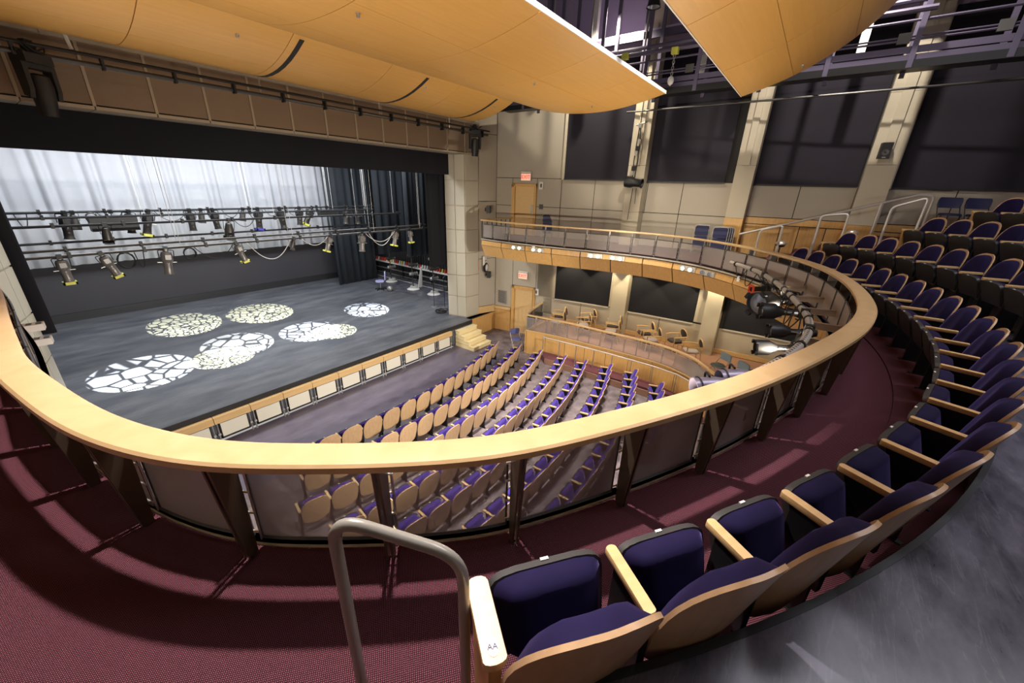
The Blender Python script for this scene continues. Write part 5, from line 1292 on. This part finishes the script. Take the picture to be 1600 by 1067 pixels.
for (px, py), s, lab in (((1158, 592), .6, 'purple-grey lamp drum beside the pale blue folding chairs'), ((1122, 604), .6, 'purple-grey lamp drum at the near end of the curved pipe')):
    p = fs_at((px, py)); t = thing('lamp_drum', lab, 'spotlight', (p.x, p.y, zf), group='front-of-house spotlights on the curved pipe')
    M = Matrix.Translation((-.03, .07, .0)) @ Vector((-.55, .70, -.10)).to_track_quat('-Z', 'X').to_matrix().to_4x4()
    bb = MB(); bb.lathe([(.04*s, .26*s), (.12*s, .24*s), (.15*s, .1*s), (.16*s, -.18*s), (.165*s, -.24*s), (.15*s, -.24*s), (.14*s, -.1*s)], M, 18); bb.build('drum', 'lamp_drum_grey' if 'lamp_drum_grey' in MATS else 'purple_steel', t, True)
    bb = MB(); bb.tube([M @ Vector((.168*s*cos(2*pi*k/18), .168*s*sin(2*pi*k/18), -.16*s)) for k in range(18)], .008, 5, closed=True); bb.build('band', 'black_metal', t)
    bb = MB(); bb.box(-.05, .05, -.05, .05, -.07, .06); bb.tube([(0, 0, 0), M @ Vector((.0, -.2*s, .05))], .016, 6); bb.tube([M @ Vector(v) for v in roundpath([(-.18*s, 0, 0), (-.18*s, -.2*s, .02), (.18*s, -.2*s, .02), (.18*s, 0, 0)], .05, 4)], .012, 6); bb.build('clamp_and_yoke', 'black_metal', t)
R_ = random.Random(21)
for k in range(16):
    i = 3+int((len(FS)-12)*k/16); a = FS[i]; c = FS[min(len(FS)-1, i+5+R_.randrange(5))]
    t = thing('pipe_cable', 'black cable slung under the curved pipe, %s from its far end' % ORD[k+1], 'cable', (a.x, a.y, zf-.05), group='cables slung under the curved pipe')
    sag = .14+.3*R_.random(); n = 10; off = R_.uniform(-.12, .16)
    pts = [Vector(((c.x-a.x)*s/n, (c.y-a.y)*s/n-off*sin(pi*s/n), -4*sag*(s/n)*(1-s/n)+R_.uniform(-.01, .01))) for s in range(n+1)]
    bb = MB(); bb.tube(pts, .011, 5); bb.build('cable_run', 'cable_black', t, True)
    if k % 3 == 0:
        m_ = pts[n//2]; bb = MB(); bb.box(m_.x-.03, m_.x+.03, m_.y-.03, m_.y+.03, m_.z-.09, m_.z+.05); bb.build('connector', 'grey_metal', t)
# ---------------------------------------------------------------- small wall items
def sign(px, py, X, label):
    p = at_x(px, py, X); t = thing('exit_sign', label, 'sign', p, radians(5))
    quick('box', [(-.02, .06, -.24, .24, -.16, .13)], 'plate_white', t); quick('mount', [(-.0, .05, -.25, .25, .15, .20)], 'plate_white', t)
    quick('face', [(-.026, -.02, -.225, .225, -.145, .115)], 'exit_glow', t)
    me = text_mesh('EXIT', .21, 'exit_red', 'letters', .003); o = link('letters', me, t); o.location = (-.030, 0, -.015)
    o.matrix_local = Matrix.Translation((-.030, 0, -.015)) @ Matrix(((0, 0, -1, 0), (-1, 0, 0, 0), (0, 1, 0, 0), (0, 0, 0, 1)))
sign(822, 276, 14.9, 'glowing red exit sign above the upper door'); sign(817, 430.5, 14.9, 'glowing red exit sign above the lower door')
def plate(px, py, Y, w_, h_, label, mat='plate_white', cat='wall plate', X=None):
    p = on_wall(px, py, .0); t = thing('wall_plate', label, cat, p)
    quick('cover', [(-.03, .01, -w_/2, w_/2, -h_/2, h_/2)], mat, t); quick('inset', [(-.036, -.03, -w_/5, w_/5, -h_/4, h_/4)], 'vent_grey', t)
plate(846, 290, 0, .2, .3, 'white wall plate right of the upper exit door'); plate(845.5, 323, 0, .18, .2, 'small grey-framed wall plate beside the upper door handle', 'vent_grey')
plate(838.5, 456, 0, .22, .3, 'white wall plate right of the lower exit door'); 
p = on_wall(783, 463, .0); t = thing('wall_vent', 'square grey vent grille on the wall left of the lower exit door', 'vent', p)
quick('frame', [(-.03, .01, -.30, .30, -.33, .33)], 'grey_metal', t)
for k in range(9): quick('louvre', [(-.036, -.03, -.26, .26, -.28+k*.066, -.25+k*.066)], 'vent_grey', t)
def on_front(px, py):                              # wall between pier and door wall
    n = Vector((.34, 1.0, 0)).normalized(); p0 = Vector((14.74, 11.915, 0)); d = ray(px, py); return d*(p0.dot(n)/d.dot(n))
def speaker(P, rz, label, s=1.0):
    t = thing('wall_speaker', label, 'speaker', P, rz); t.scale = (s, s, s)
    bb = MB(); bb.prism([(-.14, -.0), (.14, 0), (.11, -.2), (-.11, -.2)], -.2, .2); bb.build('cabinet', 'black_plastic', t)
    bb = MB(); bb.lathe([(.02, 0), (.08, .01), (.09, .0)], Matrix.Translation((0, -.2, -.05)) @ Matrix.Rotation(pi/2, 4, 'X'), 14); bb.build('cone', 'vent_grey', t)
    quick('bracket', [(-.03, .03, 0, .12, -.04, .04), (-.06, .06, .11, .13, -.1, .1)], 'black_metal', t)
    quick('name_strip', [(-.04, .04, -.206, -.2, -.18, -.165)], 'plate_white', t)
sp_ = on_front(759, 327); speaker(sp_+Vector((-.04, -.13, 0)), .3, 'small black wall speaker beside the upper balcony end', .75)
sp_ = on_front(759.5, 428); speaker(sp_+Vector((-.04, -.13, 0)), .3, 'small black wall speaker under the round white wall light', .75)
p = at_x(1383, 236, wall_at(-1.1)-.45-.14); speaker(p, -pi/2, 'black wall speaker on the wide pale pilaster at upper right', 1.0)
p = at_x(969, 438, 14.9); speaker((15.3, p.y-.1, -2.95), -pi/2, 'small black speaker under the balcony at the top of the slim pilaster', .7)
p = on_front(757, 407); t = thing('wall_sensor', 'small white box above the round light by the pier', 'wall plate', p+Vector((-.02, -.05, 0)), .33); quick('cover', [(-.15, .15, -.04, .05, -.22, .22)], 'plate_white', t); quick('slot', [(-.08, .08, -.045, -.04, -.02, .02)], 'vent_grey', t)
p = on_front(758, 417.5); t = thing('round_wall_light', 'round white wall light with dark ring beside the pier', 'lamp', p+Vector((-.02, -.05, 0)), .33)
M = Matrix.Rotation(pi/2, 4, 'X')
bb = MB(); bb.lathe([(.2, -.06), (.24, -.02), (.24, .03), (.2, .06)], M, 18); bb.build('ring', 'black_metal', t, True); bb = MB(); bb.lathe([(0, .03), (.18, .05), (.12, .09), (0, .1)], M, 18); bb.build('globe', 'plate_white', t, True)
p = at_z(750, 414, -4.0); q_ = Vector((13.80, 12.27, at_y(748, 414, 12.27).z)); t = thing('red_indicator', 'small red indicator strip on the right edge of the pale pier', 'indicator', q_); quick('strip', [(-.02, .02, -.03, .0, -.22, .22)], 'red_light', t)
# hanging fixture on a chain in front of the slim pilaster
yp = (P1[0]+P1[1])/2; xp = wall_at(yp)-.62
za = at_x(998, 198, xp).z; zb_ = at_x(991, 285, xp).z; ym = at_x(995, 240, xp).y
t = thing('hanging_spotlight', 'black spotlight hanging on chains and cables in front of the slim pilaster', 'spotlight', (xp, ym, za))
L = za-zb_
bb = MB()
for sx_ in (-.07, .07): bb.tube([(sx_*.3, sx_*.4, 0), (sx_*.5, sx_, -L*.3), (sx_*.5, sx_*1.2, -L*.6), (0, sx_*.5, -L+.1)], .02, 5)
bb.build('chain_cables', 'cable_black', t, True)
bb = MB(); bb.tube([(0, -.16, .12), (0, .16, .05)], .03, 6); bb.box(-.05, .05, -.06, .06, -.04, .1); bb.build('hook', 'grey_metal', t)
for k, f_ in enumerate((.22, .34, .42, .70, .78)): quick('connector', [(-.05, .05, -.09+.03*k, .02+.03*k, -L*f_-.16, -L*f_)], 'black_metal' if k % 2 else 'grey_metal', t)
M = Matrix.Translation((0, 0, -L)) @ Matrix.Rotation(pi/2+.1, 4, 'X')
bb = MB(); bb.lathe([(.1, -.32), (.2, -.28), (.2, -.05), (.15, .05), (.14, .28), (.17, .36), (.15, .36), (.12, .2)], M, 14); bb.build('lamp_body', 'black_plastic', t, True)
bb = MB(); bb.tube([(.02, -.15, -L-.2), (.0, -.18, -L-.75)], .012, 4); bb.tube([(.02, -.02, -L-.2), (.02, .03, -L-1.35)], .012, 4); bb.build('loose_cable', 'cable_black', t)
bb = MB(); bb.tube([(0, 0, .1), (0, 0, 2.4)], .018, 5); bb.build('support_cable', 'cable_black', t)
t = thing('drop_cable', 'thin dark cable hanging down the wall below the second shade', 'cable', (wall_at(4.6)-.10, at_x(1022, 225, 15.9).y, .9)); bb = MB(); bb.tube([(0, 0, 0), (0, .02, -1.7)], .012, 4); bb.build('cord', 'cable_black', t)
# ---------------------------------------------------------------- patterned stage spots (light through a cut metal pattern)
def gobo(P, tgt, rx, scale, seed, e, col, thick, label):
    L = (Vector(tgt)-Vector(P)).length
    o = spot('pattern_spot', P, tgt, e, 2*math.degrees(math.atan(rx/L)), .06, .012, col); l = o.data
    l.use_nodes = True; n = l.node_tree; em = [x for x in n.nodes if x.type == 'EMISSION'][0]
    tc = n.nodes.new('ShaderNodeTexCoord'); sep = n.nodes.new('ShaderNodeSeparateXYZ'); n.links.new(tc.outputs['Normal'], sep.inputs[0])
    cmb = n.nodes.new('ShaderNodeCombineXYZ')
    for k in range(2):
        dv = n.nodes.new('ShaderNodeMath'); dv.operation = 'DIVIDE'; n.links.new(sep.outputs[k], dv.inputs[0]); n.links.new(sep.outputs[2], dv.inputs[1]); n.links.new(dv.outputs[0], cmb.inputs[k])
    cmb.inputs[2].default_value = seed
    vo = n.nodes.new('ShaderNodeTexVoronoi'); vo.feature = 'DISTANCE_TO_EDGE'; vo.inputs['Scale'].default_value = scale*L/rx; vo.inputs['Randomness'].default_value = 1
    n.links.new(cmb.outputs[0], vo.inputs['Vector'])
    gt = n.nodes.new('ShaderNodeMapRange'); gt.inputs[1].default_value = thick; gt.inputs[2].default_value = thick+.04; n.links.new(vo.outputs['Distance'], gt.inputs[0])
    n.links.new(gt.outputs[0], em.inputs['Strength'])
ZP = -2.35
gobo((2.2, 13.9, ZP), (1.95, 15.95, Z_STAGE), 1.30, 2.3, 1.3, 9500, (.95, .98, 1), .05, '')
gobo((4.7, 13.9, ZP), (4.75, 16.3, Z_STAGE), 1.15, 2.6, 4.1, 9500, (1, .99, .88), .05, '')
gobo((4.1, 13.9, ZP), (3.95, 15.5, Z_STAGE), .95, 5.2, 2.2, 9000, (1, .95, .55), .07, '')
gobo((7.2, 13.9, ZP), (7.25, 15.75, Z_STAGE), 1.15, 2.6, 7.7, 9500, (.97, .98, .98), .05, '')
gobo((7.6, 13.9, ZP), (7.85, 15.1, Z_STAGE), .9, 4.8, 9.2, 7000, (1, .95, .55), .07, '')
gobo((10.2, 13.9, ZP), (10.55, 16.65, Z_STAGE), 1.0, 2.6, 3.4, 9500, (.95, .98, 1), .05, '')
gobo((4.0, 16.6, ZP+.3), (4.2, 20.3, Z_STAGE), 1.25, 5.2, 5.5, 12000, (1, .96, .6), .07, '')
gobo((6.9, 16.6, ZP+.3), (6.95, 19.7, Z_STAGE), 1.3, 5.2, 6.6, 12000, (1, .95, .55), .07, '')
# ------------------------------------------------------------------ lift the whole place so that the pit floor is z = 0
for o in list(COL.objects):
    if o.parent is None: o.location.z += LIFT
